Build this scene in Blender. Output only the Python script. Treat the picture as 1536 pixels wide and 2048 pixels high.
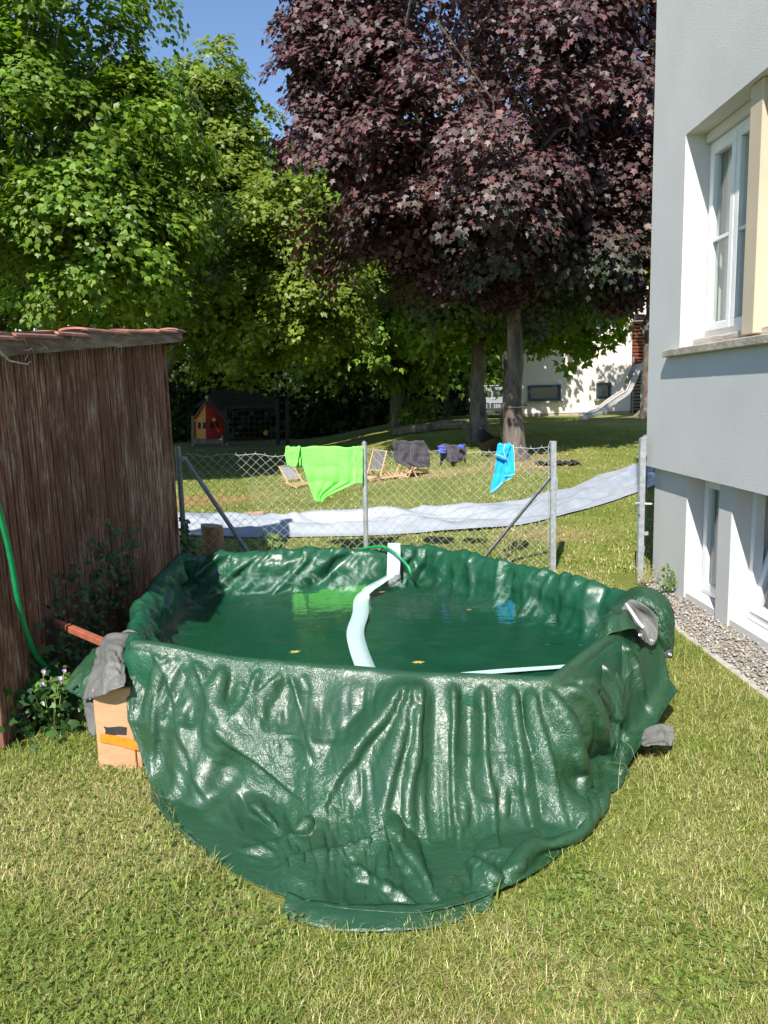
import bpy, bmesh, math, random
import numpy as np
from mathutils import Matrix, Vector
for o in list(bpy.data.objects): bpy.data.objects.remove(o)
scene = bpy.context.scene
COL = scene.collection
random.seed(7); RNG = np.random.default_rng(11)
# ------------------------------------------------------------------ camera
F, PITCH, YAW, ROLL, EYE = 1500., math.atan(230/1500), math.radians(1.0), 0.03, 1.6
_f = np.array([math.sin(YAW)*math.cos(PITCH), math.cos(YAW)*math.cos(PITCH), -math.sin(PITCH)])
_r0 = np.array([math.cos(YAW), -math.sin(YAW), 0]); _u0 = np.cross(_r0, _f)
_rt = math.cos(ROLL)*_r0-math.sin(ROLL)*_u0; _up = math.cos(ROLL)*_u0+math.sin(ROLL)*_r0
cam = bpy.data.cameras.new('camera'); camo = bpy.data.objects.new('camera', cam); COL.objects.link(camo)
cam.sensor_fit = 'VERTICAL'; cam.sensor_height = 36; cam.lens = F/2048*36
cam.clip_start = .05; cam.clip_end = 3000
m = Matrix.Identity(4)
for i in range(3):
    m[i][0] = _rt[i]; m[i][1] = _up[i]; m[i][2] = -_f[i]
m[2][3] = EYE
camo.matrix_world = m; scene.camera = camo
# ------------------------------------------------------------------ sky and sun
SUN_AZ, SUN_EL = math.radians(19), math.radians(45)      # light travels towards +Y and a little +X
w = bpy.data.worlds.new('World'); scene.world = w; w.use_nodes = True
nt = w.node_tree; bg = nt.nodes['Background']
sky = nt.nodes.new('ShaderNodeTexSky'); sky.sky_type = 'NISHITA'; sky.sun_disc = False
sky.sun_elevation = SUN_EL; sky.sun_rotation = math.pi+SUN_AZ
sky.air_density = 1.0; sky.dust_density = .05; sky.ozone_density = 4.0
nt.links.new(sky.outputs[0], bg.inputs[0]); bg.inputs[1].default_value = .11
sun = bpy.data.lights.new('sun', 'SUN'); sun.energy = 4.6; sun.angle = math.radians(.55); sun.color = (1, .95, .86)
suno = bpy.data.objects.new('sun', sun); COL.objects.link(suno)
sd = Vector((math.sin(SUN_AZ)*math.cos(SUN_EL), math.cos(SUN_AZ)*math.cos(SUN_EL), -math.sin(SUN_EL)))
suno.rotation_euler = sd.to_track_quat('-Z', 'Y').to_euler()
vs = scene.view_settings; vs.view_transform = 'Standard'; vs.look = 'None'; vs.gamma = 1; vs.use_curve_mapping = False
vs.exposure = 0.8
scene.render.engine = 'CYCLES'
scene.cycles.max_bounces = 6; scene.cycles.diffuse_bounces = 4; scene.cycles.glossy_bounces = 3; scene.cycles.transmission_bounces = 3; scene.cycles.transparent_max_bounces = 8; scene.cycles.caustics_reflective = False

# ------------------------------------------------------------------ helpers
def sstep(a, b, x):
    t = np.clip((np.asarray(x, float)-a)/(b-a), 0, 1); return t*t*(3-2*t)
def gz(x, y):
    x = np.asarray(x, float); y = np.asarray(y, float)
    rise = .07*np.clip(y-7, 0, 11.5)*sstep(-3, 3, x)
    return rise*(1-.5*sstep(28, 38, y)) + .012*np.sin(x*2.1+y*.7)*np.sin(y*1.7)*sstep(5.5, 9, y)
def G(x, y): return float(gz(x, y))
def hsh(i, j, k, s=0):
    n = (i*374761393+j*668265263+k*2147483647+s*974711) & 0x7fffffff
    n = ((n ^ (n >> 13))*1274126177) & 0x7fffffff
    return ((n ^ (n >> 16)) & 0xffff)/65535.
def vnoise(x, y, z=0., s=0):
    x, y, z = np.broadcast_arrays(np.asarray(x, float), np.asarray(y, float), np.asarray(z, float))
    i, j, k = np.floor(x).astype(np.int64), np.floor(y).astype(np.int64), np.floor(z).astype(np.int64)
    fx, fy, fz = x-i, y-j, z-k
    fx = fx*fx*(3-2*fx); fy = fy*fy*(3-2*fy); fz = fz*fz*(3-2*fz)
    r = 0
    for a in (0, 1):
        for b in (0, 1):
            for c in (0, 1):
                wgt = (fx if a else 1-fx)*(fy if b else 1-fy)*(fz if c else 1-fz)
                r = r+wgt*hsh(i+a, j+b, k+c, s)
    return r*2-1
def fbm(x, y, z=0., o=3, s=0):
    r = 0; a = 1.
    for q in range(o):
        r = r+a*vnoise(np.asarray(x)*2**q, np.asarray(y)*2**q, np.asarray(z)*2**q, s+q*17); a *= .5
    return r
def ridged(x, y, o=2, s=0):
    r = 0; a = 1.
    for q in range(o):
        r = r+a*(1-2*np.abs(vnoise(np.asarray(x)*2**q, np.asarray(y)*2**q, 0, s+q*13))); a *= .5
    return r
def rayd(u, v): return _f+(u-768)/F*_rt-(v-1024)/F*_up
def atz(u, v, z=0.):
    d = rayd(u, v); return np.array([0, 0, EYE])+d*(z-EYE)/d[2]
def aty(u, v, Y):
    d = rayd(u, v); return np.array([0, 0, EYE])+d*Y/d[1]
def atx(u, v, X):
    d = rayd(u, v); return np.array([0, 0, EYE])+d*X/d[0]
def atg(u, v):
    d = rayd(u, v); t = .5
    for _ in range(4000):
        p = np.array([0, 0, EYE])+d*t
        if p[2] <= G(p[0], p[1]): return p
        t += .02
    return p
# ---- materials
def newmat(name):
    mt = bpy.data.materials.new(name); mt.use_nodes = True
    n = mt.node_tree; b = n.nodes['Principled BSDF']
    return mt, n, b
def N(n, t, **kw):
    x = n.nodes.new(t)
    for k, v in kw.items():
        if k in x.inputs: x.inputs[k].default_value = v
        else: setattr(x, k, v)
    return x
def ramp(n, fac, stops, interp='LINEAR'):
    r = n.nodes.new('ShaderNodeValToRGB'); r.color_ramp.interpolation = interp
    e = r.color_ramp.elements
    while len(e) < len(stops): e.new(.5)
    for q, (p, c) in enumerate(stops):
        e[q].position = p; e[q].color = (*c, 1) if len(c) == 3 else c
    n.links.new(fac, r.inputs[0]); return r
def coords(n, kind='Object', scale=(1, 1, 1), rot=(0, 0, 0)):
    if kind == 'World':
        out = n.nodes.new('ShaderNodeNewGeometry').outputs['Position']
    else:
        out = n.nodes.new('ShaderNodeTexCoord').outputs[kind]
    mp = n.nodes.new('ShaderNodeMapping'); mp.inputs['Scale'].default_value = scale; mp.inputs['Rotation'].default_value = rot
    n.links.new(out, mp.inputs[0]); return mp.outputs[0]
def noisy(name, c1, c2, scale=8, rough=.7, bump=.0, bscale=None, detail=6, stretch=(1, 1, 1), spec=.5, metal=0., lo=.35, hi=.65, bdist=.01, rand=0., space='World', rvar=0., c3=None):
    mt, n, b = newmat(name)
    co = coords(n, space, stretch)
    tx = N(n, 'ShaderNodeTexNoise', Scale=scale, Detail=detail, Roughness=.6); n.links.new(co, tx.inputs[0])
    st = [(lo, c1), (hi, c2)]
    if c3: st.append((min(1, hi+.15), c3))
    r = ramp(n, tx.outputs[0], st)
    col = r.outputs[0]
    if rand:
        oi = n.nodes.new('ShaderNodeObjectInfo'); mr = N(n, 'ShaderNodeMapRange'); mr.inputs[3].default_value = 1-rand; mr.inputs[4].default_value = 1+rand
        n.links.new(oi.outputs['Random'], mr.inputs[0])
        hs = n.nodes.new('ShaderNodeHueSaturation'); n.links.new(col, hs.inputs['Color']); n.links.new(mr.outputs[0], hs.inputs['Value']); col = hs.outputs[0]
    n.links.new(col, b.inputs['Base Color'])
    b.inputs['Roughness'].default_value = rough; b.inputs['Metallic'].default_value = metal
    b.inputs['Specular IOR Level'].default_value = spec
    if rvar:
        mr = N(n, 'ShaderNodeMapRange'); mr.inputs[3].default_value = rough-rvar; mr.inputs[4].default_value = rough+rvar
        n.links.new(tx.outputs[0], mr.inputs[0]); n.links.new(mr.outputs[0], b.inputs['Roughness'])
    if bump:
        t2 = N(n, 'ShaderNodeTexNoise', Scale=bscale or scale*4, Detail=5); n.links.new(co, t2.inputs[0])
        bp = N(n, 'ShaderNodeBump', Strength=bump, Distance=bdist); n.links.new(t2.outputs[0], bp.inputs['Height']); n.links.new(bp.outputs[0], b.inputs['Normal'])
    return mt
# ---- objects
def props(o, label=None, cat=None, group=None, kind=None):
    for k, v in (('label', label), ('category', cat), ('group', group), ('kind', kind)):
        if v: o[k] = v
    return o
def thing(name, label, cat, loc=(0, 0, 0), group=None):
    o = bpy.data.objects.new(name, None); COL.objects.link(o); o.location = loc; o.empty_display_size = .1
    return props(o, label, cat, group)
def link(name, me, mat=None, parent=None, smooth=False, kind=None):
    if mat is not None and len(me.materials) == 0: me.materials.append(mat)
    if smooth: me.polygons.foreach_set('use_smooth', np.ones(len(me.polygons), bool))
    o = bpy.data.objects.new(name, me); COL.objects.link(o)
    if parent is not None:
        o.parent = parent
        inv = Matrix.Translation(-Vector(parent.location))
        q = parent.parent
        o.matrix_parent_inverse = inv if q is None else Matrix.Identity(4)
    if kind: o['kind'] = kind
    return o
def mesh(name, verts, faces, mat=None, parent=None, smooth=False, kind=None):
    me = bpy.data.meshes.new(name); me.from_pydata([tuple(map(float, v)) for v in verts], [], [tuple(map(int, f)) for f in faces]); me.update()
    return link(name, me, mat, parent, smooth, kind)
def tri_mesh(name, V, T, mat, parent=None, smooth=False, tint=None, kind=None):
    V = np.asarray(V, np.float32); T = np.asarray(T, np.int32)
    me = bpy.data.meshes.new(name); k = T.shape[1]
    me.vertices.add(len(V)); me.vertices.foreach_set('co', V.ravel())
    me.loops.add(T.size); me.loops.foreach_set('vertex_index', T.ravel())
    me.polygons.add(len(T)); me.polygons.foreach_set('loop_start', np.arange(0, T.size, k, dtype=np.int32))
    me.update(calc_edges=True)
    if tint is not None:
        a = me.attributes.new('tint', 'FLOAT_COLOR', 'POINT')
        c = np.ones((len(V), 4), np.float32); c[:, :3] = tint; a.data.foreach_set('color', c.ravel())
    return link(name, me, mat, parent, smooth, kind)
def grid_faces(nu, nv, closed=False):
    i = np.arange(nu if closed else nu-1)[:, None]; j = np.arange(nv-1)[None]
    a = i*nv+j; b = ((i+1) % nu)*nv+j
    return np.stack([a, b, b+1, a+1], -1).reshape(-1, 4)
class MB:
    def __init__(s): s.v = []; s.f = []
    def add(s, V, Fc):
        k = len(s.v); s.v += [tuple(map(float, p)) for p in V]; s.f += [tuple(int(i)+k for i in f) for f in Fc]; return s
    def box(s, c, d, rot=None, bev=0.):
        x, y, z = [q/2 for q in d]
        if bev <= 0:
            V = [(sx*x, sy*y, sz*z) for sx in (-1, 1) for sy in (-1, 1) for sz in (-1, 1)]
            Fc = [(0, 1, 3, 2), (4, 6, 7, 5), (0, 4, 5, 1), (2, 3, 7, 6), (0, 2, 6, 4), (1, 5, 7, 3)]
        else:
            bm = bmesh.new(); bmesh.ops.create_cube(bm, size=1)
            for vv in bm.verts: vv.co = Vector((vv.co.x*2*x, vv.co.y*2*y, vv.co.z*2*z))
            bmesh.ops.bevel(bm, geom=list(bm.edges), offset=bev, segments=1, affect='EDGES')
            bm.verts.index_update(); V = [tuple(q.co) for q in bm.verts]; Fc = [[q.index for q in f.verts] for f in bm.faces]; bm.free()
        M = Matrix.Translation(Vector(c)) @ (rot.to_4x4() if rot is not None else Matrix.Identity(4))
        return s.add([M @ Vector(p) for p in V], Fc)
    def bar(s, a, b, w_, h_=None, bev=0., up=(0, 0, 1)):
        a = Vector(a); b = Vector(b); d = (b-a); L = d.length; z = d.normalized()
        upv = Vector(up)
        if abs(z.dot(upv)) > .98: upv = Vector((0, 1, 0))
        x = upv.cross(z).normalized(); y = z.cross(x)
        R = Matrix((x, y, z)).transposed()
        return s.box((a+b)/2, (w_, h_ or w_, L), R, bev)
    def tube(s, pts, rad, n=8, cap=True):
        pts = [Vector(p) for p in pts]
        rad = rad if hasattr(rad, '__len__') else [rad]*len(pts)
        V = []; Fc = []; prev = None
        for i, p in enumerate(pts):
            t = (pts[min(i+1, len(pts)-1)]-pts[max(i-1, 0)]).normalized()
            if prev is None:
                x = t.orthogonal().normalized()
            else:
                x = (prev-t*prev.dot(t)).normalized()
            prev = x; y = t.cross(x)
            for q in range(n):
                an = 2*math.pi*q/n; V.append(p+(x*math.cos(an)+y*math.sin(an))*rad[i])
        for i in range(len(pts)-1):
            for q in range(n):
                a = i*n+q; b = i*n+(q+1) % n; Fc.append((a, b, b+n, a+n))
        if cap:
            Fc.append(tuple(range(n))[::-1]); Fc.append(tuple(range((len(pts)-1)*n, len(pts)*n)))
        return s.add(V, Fc)
    def build(s, name, mat, parent=None, smooth=False, kind=None): return mesh(name, s.v, s.f, mat, parent, smooth, kind)
def smooth_angle(o, deg=40):
    me = o.data; me.polygons.foreach_set('use_smooth', np.ones(len(me.polygons), bool))
    try: me.set_sharp_from_angle(angle=math.radians(deg))
    except Exception: pass
    return o
def catmull(P, n):
    P = np.asarray(P, float); P = np.vstack([2*P[0]-P[1], P, 2*P[-1]-P[-2]]); k = len(P)-3
    t = np.linspace(0, k-1e-9, n); i = t.astype(int); f = (t-i)[:, None]
    a, b, c, d = P[i], P[i+1], P[i+2], P[i+3]
    return .5*((2*b)+(c-a)*f+(2*a-5*b+4*c-d)*f**2+(3*b-a-3*c+d)*f**3)
def lin(c): return tuple(((q/255+.055)/1.055)**2.4 if q/255 > .04045 else q/255/12.92 for q in c)
# ------------------------------------------------------------------ ground
def ground_mat():
    mt, n, b = newmat('lawn_soil')
    co = coords(n, 'World')
    t1 = N(n, 'ShaderNodeTexNoise', Scale=1.3, Detail=7, Roughness=.65); n.links.new(co, t1.inputs[0])
    t2 = N(n, 'ShaderNodeTexNoise', Scale=38, Detail=5, Roughness=.7); n.links.new(co, t2.inputs[0])
    r1 = ramp(n, t1.outputs[0], [(.38, (.17, .205, .045)), (.56, (.23, .25, .07)), (.72, (.33, .31, .14))])
    r2 = ramp(n, t2.outputs[0], [(.3, (.6, .6, .55)), (.7, (1.3, 1.3, 1.2))])
    mx = N(n, 'ShaderNodeMix', data_type='RGBA', blend_type='MULTIPLY'); mx.inputs[0].default_value = 1
    n.links.new(r1.outputs[0], mx.inputs[6]); n.links.new(r2.outputs[0], mx.inputs[7]); col = mx.outputs[2]
    # bare earth worn into the lawn, and the dark fall mat under the slide
    for (cx, cy, rx, ry, c, soft) in ((-3.4, 12.2, 1.5, .75, (.42, .23, .12), .35), (8.3, 20.6, 2.2, 1.3, (.13, .105, .09), .15), (2.75, 12.9, .7, .9, (.33, .24, .15), .5), (-9, 28, 7, 2.0, (.2, .14, .09), .4), (.9, 12.6, 1.6, .35, (.36, .27, .14), .6), (2.0, 8.0, .5, .35, (.34, .25, .12), .6), (.35, 1.75, .3, .2, (.34, .24, .12), .7), (6.2, 39, 3.4, 5.0, (.40, .33, .26), .1)):
        mp = n.nodes.new('ShaderNodeMapping'); mp.vector_type = 'POINT'
        mp.inputs['Location'].default_value = (-cx/rx, -cy/ry, 0); mp.inputs['Scale'].default_value = (1/rx, 1/ry, 0); n.links.new(n.nodes.new('ShaderNodeNewGeometry').outputs['Position'], mp.inputs[0])
        ln = N(n, 'ShaderNodeVectorMath', operation='LENGTH'); n.links.new(mp.outputs[0], ln.inputs[0])
        ad = N(n, 'ShaderNodeMath', operation='MULTIPLY_ADD'); n.links.new(t1.outputs[0], ad.inputs[0]); ad.inputs[1].default_value = 1.6; ad.inputs[2].default_value = -.8
        sm = N(n, 'ShaderNodeMath', operation='ADD'); n.links.new(ln.outputs['Value'], sm.inputs[0]); n.links.new(ad.outputs[0], sm.inputs[1])
        mr = N(n, 'ShaderNodeMapRange', clamp=True); mr.inputs[1].default_value = 1-soft; mr.inputs[2].default_value = 1+soft; mr.inputs[3].default_value = .85; mr.inputs[4].default_value = 0
        n.links.new(sm.outputs[0], mr.inputs[0])
        m2 = N(n, 'ShaderNodeMix', data_type='RGBA'); n.links.new(mr.outputs[0], m2.inputs[0]); n.links.new(col, m2.inputs[6]); m2.inputs[7].default_value = (*c, 1); col = m2.outputs[2]
    n.links.new(col, b.inputs['Base Color']); b.inputs['Roughness'].default_value = .95; b.inputs['Specular IOR Level'].default_value = .1
    bp = N(n, 'ShaderNodeBump', Strength=.9, Distance=.03); n.links.new(t2.outputs[0], bp.inputs['Height']); n.links.new(bp.outputs[0], b.inputs['Normal'])
    return mt
M_ground = ground_mat()
xs = np.concatenate([[-900, -400, -150, -70, -40, -25], np.arange(-15, 15.01, .2), [25, 40, 70, 150, 400, 900]])
ys = np.concatenate([[-900, -300, -100, -30, -10], np.arange(-4, 45.01, .2), [55, 70, 100, 180, 400, 1500]])
gx, gy = np.meshgrid(xs, ys, indexing='ij')
gV = np.stack([gx, gy, gz(gx, gy)], -1).reshape(-1, 3)
props(tri_mesh('lawn', gV, grid_faces(len(xs), len(ys)), M_ground, smooth=True), kind='structure')

# ------------------------------------------------------------------ grass
def tint_mat(name, rough=.55, trans=.35, spec=.35, bump=False, tcol=(1.0, 1.0, .55), sheen=0.):
    mt, n, b = newmat(name)
    a = N(n, 'ShaderNodeAttribute', attribute_name='tint')
    n.links.new(a.outputs['Color'], b.inputs['Base Color']); b.inputs['Roughness'].default_value = rough; b.inputs['Specular IOR Level'].default_value = spec
    out = n.nodes['Material Output']
    tr = n.nodes.new('ShaderNodeBsdfTranslucent')
    mul = N(n, 'ShaderNodeMix', data_type='RGBA', blend_type='MULTIPLY'); mul.inputs[0].default_value = 1; n.links.new(a.outputs['Color'], mul.inputs[6]); mul.inputs[7].default_value = (*tcol, 1)
    n.links.new(mul.outputs[2], tr.inputs[0])
    mx = n.nodes.new('ShaderNodeMixShader'); mx.inputs[0].default_value = trans
    n.links.new(b.outputs[0], mx.inputs[1]); n.links.new(tr.outputs[0], mx.inputs[2]); n.links.new(mx.outputs[0], out.inputs[0])
    return mt
M_grass = tint_mat('grass_blade', .6, .3, .25)
POOL_IN = [(-1.5, 5.5), (-1.35, 3.4), (-1.24, 3.18), (-1.0, 3.1), (-.72, 2.57), (-.56, 2.40), (-.36, 2.17), (-.18, 2.07), (.02, 2.05), (.22, 2.10), (.41, 2.2), (.60, 2.36), (.82, 2.60), (1.0, 2.87), (1.36, 3.3), (1.5, 3.6), (1.6, 4.0), (.4, 5.65)]
STRIP_NEAR = [(150, 1085), (352, 1075), (500, 1078), (640, 1076), (732, 1073), (900, 1064), (1010, 1055), (1110, 1040), (1200, 1015), (1290, 983), (1345, 960)]
STRIP_FAR = [(150, 1022), (352, 1028), (500, 1032), (600, 1040), (732, 1035), (850, 1028), (1000, 1014), (1110, 988), (1190, 955), (1285, 924), (1345, 905)]
STRIP_A = catmull([atg(*p) for p in STRIP_NEAR], 220); STRIP_B = catmull([atg(*p) for p in STRIP_FAR], 220)
def on_strip(x, y): return (y > np.interp(x, STRIP_A[:, 0], STRIP_A[:, 1])+.03) & (y < np.interp(x, STRIP_B[:, 0], STRIP_B[:, 1])-.03)
def in_poly(x, y, P):
    r = np.zeros(x.shape, bool); j = len(P)-1
    for i in range(len(P)):
        xi, yi = P[i]; xj, yj = P[j]
        c = ((yi > y) != (yj > y)) & (x < (xj-xi)*(y-yi)/(yj-yi+1e-12)+xi); r ^= c; j = i
    return r
def blades(name, x, y, h, wd, lean, tint, lay=None, label=None):
    n = len(x); z = gz(x, y)
    an = RNG.uniform(0, 2*math.pi, n); dx, dy = np.cos(an), np.sin(an); px, py = -dy, dx
    V = np.zeros((n, 5, 3)); base = np.stack([x, y, z-.004], -1)
    if lay is not None: base[:, 2] += lay
    side = np.stack([px, py, np.zeros(n)], -1)*wd[:, None]*.5
    dv = np.stack([dx, dy, np.zeros(n)], -1)
    V[:, 0] = base-side; V[:, 1] = base+side
    midp = base+dv*(h*lean*.35)[:, None]+np.array([0, 0, 1])*(h*np.sqrt(np.clip(1-lean**2*.6, .05, 1))*.6)[:, None]
    V[:, 2] = midp+side*.8; V[:, 3] = midp-side*.8
    V[:, 4] = base+dv*(h*lean)[:, None]+np.array([0, 0, 1])*(h*np.sqrt(np.clip(1-lean**2, .02, 1)))[:, None]
    o = np.arange(n)[:, None]*5
    T = np.concatenate([o+np.array([0, 1, 2]), o+np.array([0, 2, 3]), o+np.array([3, 2, 4])], 0)
    return props(tri_mesh(name, V.reshape(-1, 3), T, M_grass, tint=np.repeat(tint, 5, 0)), label, 'grass', kind='stuff')
def scatter(n, x0, x1, y0, y1, pw=1.0):
    x = RNG.uniform(x0, x1, n); y = y0+(y1-y0)*RNG.random(n)**pw; return x, y
def dry_and_shade_field(x, y):
    d = fbm(x*1.1, y*1.1, 0, 4, 3)+.35*fbm(x*5, y*5, 0, 2, 9)
    d = d+.55*np.exp(-(((x+.9)/1.1)**2+((y-3.0)/.6)**2))-.35*np.exp(-(((x+1.0)/.6)**2+((y-2.3)/.5)**2))+.12*sstep(7.5, 12, y)*(1-sstep(13, 15, y))-.6*sstep(14, 16, y)  # last term puts the tree shade on the back lawn into the tint
    return d
GREEN = np.array([[.14, .20, .03], [.19, .24, .045], [.245, .28, .065], [.105, .165, .028], [.29, .30, .095]])
DRY = np.array([[.42, .38, .17], [.54, .49, .27], [.36, .29, .12], [.46, .44, .20]])
def grass_tint(x, y, bias=0.):
    n = len(x); d = dry_and_shade_field(x, y); p = 1/(1+np.exp(-(d*2.8-1.35+bias)))
    isd = RNG.random(n) < p
    c = GREEN[RNG.integers(0, len(GREEN), n)]; c[isd] = DRY[RNG.integers(0, len(DRY), isd.sum())]
    return c*RNG.uniform(.85, 1.4, (n, 1))*np.array([1.08, 1.12, 1.0])
def frustum_mask(x, y, pad=.35): return (np.abs(x) < .58*y+pad) & (x < 2.0+np.where(y > 6.1, 99, 0)) & ~((x < -1.76) & (y > 3.4) & (y < 6.8))
def lawn_blades():
    # upright short turf, near and middle ground
    x, y = scatter(300000, -2.4, 2.05, 1.45, 6.6, 1.55)
    k = frustum_mask(x, y) & ~in_poly(x, y, POOL_IN); x, y = x[k], y[k]; n = len(x)
    tuft = sstep(-.2, .7, fbm(x*2.3, y*2.3, 0, 3, 21))
    blades('lawn_grass', x, y, RNG.uniform(.018, .042, n)*(1+.5*tuft), RNG.uniform(.0017, .0036, n), RNG.uniform(.6, .99, n), grass_tint(x, y), label='short mown green and straw-coloured lawn grass around the pool')
    # clippings that lie flat
    x, y = scatter(34000, -2.4, 2.05, 1.45, 6.6, 1.5)
    k = frustum_mask(x, y) & ~in_poly(x, y, POOL_IN) & (RNG.random(len(x)) < 1/(1+np.exp(-(dry_and_shade_field(x, y)*3-.6)))); x, y = x[k], y[k]; n = len(x)
    blades('grass_clippings', x, y, RNG.uniform(.03, .09, n), RNG.uniform(.0011, .0022, n), np.full(n, .992), DRY[RNG.integers(0, 4, n)]*RNG.uniform(.6, 1.0, (n, 1)), lay=RNG.uniform(.008, .03, n), label='dry cut grass lying loose on the lawn round the pool')
    # broader blades and tall stalks
    x, y = scatter(5200, -2.3, 2.0, 1.45, 6.4, 1.4)
    k = frustum_mask(x, y) & ~in_poly(x, y, POOL_IN) & (fbm(x*1.7, y*1.7, 0, 2, 33) > -.1); x, y = x[k], y[k]; n = len(x)
    blades('broad_grass', x, y, RNG.uniform(.05, .10, n), RNG.uniform(.004, .0075, n), RNG.uniform(.55, .97, n), GREEN[RNG.integers(0, 5, n)]*RNG.uniform(.9, 1.35, (n, 1)), label='longer broad blades of grass scattered through the lawn')
    x, y = scatter(330, .9, 2.0, 1.6, 5.0, 1.0)
    k = frustum_mask(x, y) & ~in_poly(x, y, POOL_IN); x, y = x[k], y[k]; n = len(x)
    blades('grass_stalks', x, y, RNG.uniform(.10, .24, n), RNG.uniform(.0016, .0026, n), RNG.uniform(.5, .98, n), DRY[RNG.integers(0, 4, n)]*RNG.uniform(.8, 1.2, (n, 1)), label='long pale grass stalks standing right of the pool')
    # beyond the fence
    x, y = scatter(95000, -6, 7, 6.4, 17, 1.5)
    k = ((np.abs(x) < .5*y+.5)) & ~((x > 2.2) & (y < 6.3)) & ~((x < -1.76) & (y < 6.9)) & ~on_strip(x, y); x, y = x[k], y[k]; n = len(x)
    blades('far_lawn_grass', x, y, RNG.uniform(.02, .05, n), RNG.uniform(.006, .013, n), RNG.uniform(.4, .95, n), grass_tint(x, y, .05)*1.0, label='sunlit mown lawn grass beyond the wire fence')
    # clover leaves in patches on the left
    x, y = scatter(12000, -2.2, 1.2, 1.5, 3.4, 1.2)
    cl = fbm(x*1.6, y*1.6, 0, 3, 55)+.7*np.exp(-(((x+1.0)/.7)**2+((y-2.2)/.55)**2))
    k = frustum_mask(x, y) & ~in_poly(x, y, POOL_IN) & (cl > .34); x, y = x[k], y[k]; n = len(x)
    th = np.linspace(0, 2*math.pi, 7)[:-1]
    V = []; T = []
    c = np.stack([x, y, gz(x, y)+RNG.uniform(.010, .026, n)], -1); ph = RNG.uniform(0, 6.3, n); sz = RNG.uniform(.003, .0055, n)
    tl = RNG.uniform(-.45, .45, (n, 2))
    vv = []
    for q in range(3):
        a0 = ph+q*2.094
        ctr = np.stack([np.cos(a0), np.sin(a0)], -1)*sz[:, None]
        for t in th:
            off = ctr+np.stack([np.cos(a0+t), np.sin(a0+t)], -1)*(sz*.95)[:, None]
            zz = (off*tl).sum(-1)
            vv.append(np.concatenate([c[:, :2]+off, (c[:, 2]+zz)[:, None]], -1))
    V = np.stack(vv, 1)
    T = []
    for q in range(3):
        b0 = q*6
        T += [(b0, b0+1, b0+2), (b0, b0+2, b0+3), (b0, b0+3, b0+4), (b0, b0+4, b0+5)]
    T = (np.arange(n)[:, None, None]*18+np.array(T)[None]).reshape(-1, 3)
    tint = np.array([.15, .21, .045])*RNG.uniform(.75, 1.5, (n, 1))
    props(tri_mesh('clover_leaves', V.reshape(-1, 3), T, M_grass, tint=np.repeat(tint, 18, 0)), 'dark green clover leaves growing in patches in the lawn', 'clover', kind='stuff')
lawn_blades()
# ------------------------------------------------------------------ house on the right
def stucco(name, c1, c2, st=.55, sc=85):
    mt, n, b = newmat(name); co = coords(n, 'World')
    t1 = N(n, 'ShaderNodeTexNoise', Scale=1.1, Detail=6, Roughness=.6); n.links.new(co, t1.inputs[0])
    r = ramp(n, t1.outputs[0], [(.3, c1), (.7, c2)]); n.links.new(r.outputs[0], b.inputs['Base Color'])
    t2 = N(n, 'ShaderNodeTexNoise', Scale=sc, Detail=4, Roughness=.65); n.links.new(co, t2.inputs[0])
    bp = N(n, 'ShaderNodeBump', Strength=st, Distance=.007); n.links.new(t2.outputs[0], bp.inputs['Height']); n.links.new(bp.outputs[0], b.inputs['Normal'])
    b.inputs['Roughness'].default_value = .92; b.inputs['Specular IOR Level'].default_value = .15
    return mt
M_stucco = stucco('render_plaster', (.55, .545, .535), (.62, .615, .605), .5, 110)
M_reveal = stucco('smooth_plaster', (.60, .575, .555), (.68, .655, .635), .12, 160)
M_beige = stucco('beige_plaster', (.54, .44, .32), (.62, .52, .40), .35, 110)
M_sill = noisy('sill_concrete', (.30, .26, .20), (.44, .40, .33), 9, .9, .5, 60)
M_white = noisy('white_frame_paint', (.74, .74, .73), (.82, .82, .81), 6, .35, .05, 40)
M_oldwood = noisy('weathered_sill_wood', (.30, .23, .17), (.62, .55, .48), 14, .85, .6, 60, stretch=(1, .2, 3))
M_curtain = noisy('curtain_cloth', (.76, .75, .73), (.84, .83, .81), 5, .9, .1)
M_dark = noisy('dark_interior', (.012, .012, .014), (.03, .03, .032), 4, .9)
M_metal = noisy('galvanised_steel', (.38, .41, .43), (.56, .59, .60), 22, .45, .1, 120, metal=.55, rvar=.1)
M_metal_d = noisy('grey_painted_steel', (.16, .18, .20), (.24, .26, .28), 22, .5, .1, 90, metal=.3)
def fresnel(n, ior):
    # the same reflectance from either side of a thin sheet
    fr = n.nodes.new('ShaderNodeFresnel'); ge = n.nodes.new('ShaderNodeNewGeometry')
    mr = N(n, 'ShaderNodeMapRange'); mr.inputs[3].default_value = ior; mr.inputs[4].default_value = 1/ior
    n.links.new(ge.outputs['Backfacing'], mr.inputs[0]); n.links.new(mr.outputs[0], fr.inputs[0]); return fr
def glass_mat():
    mt = bpy.data.materials.new('window_glass'); mt.use_nodes = True; n = mt.node_tree; n.nodes.remove(n.nodes['Principled BSDF']); out = n.nodes['Material Output']
    tr = n.nodes.new('ShaderNodeBsdfTransparent'); tr.inputs[0].default_value = (.90, .93, .92, 1)
    gl = n.nodes.new('ShaderNodeBsdfGlossy'); gl.inputs['Roughness'].default_value = .015
    fr = fresnel(n, 1.5)
    mx = n.nodes.new('ShaderNodeMixShader')
    n.links.new(fr.outputs[0], mx.inputs[0]); n.links.new(tr.outputs[0], mx.inputs[1]); n.links.new(gl.outputs[0], mx.inputs[2]); n.links.new(mx.outputs[0], out.inputs[0])
    return mt
M_glass = glass_mat()
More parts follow.
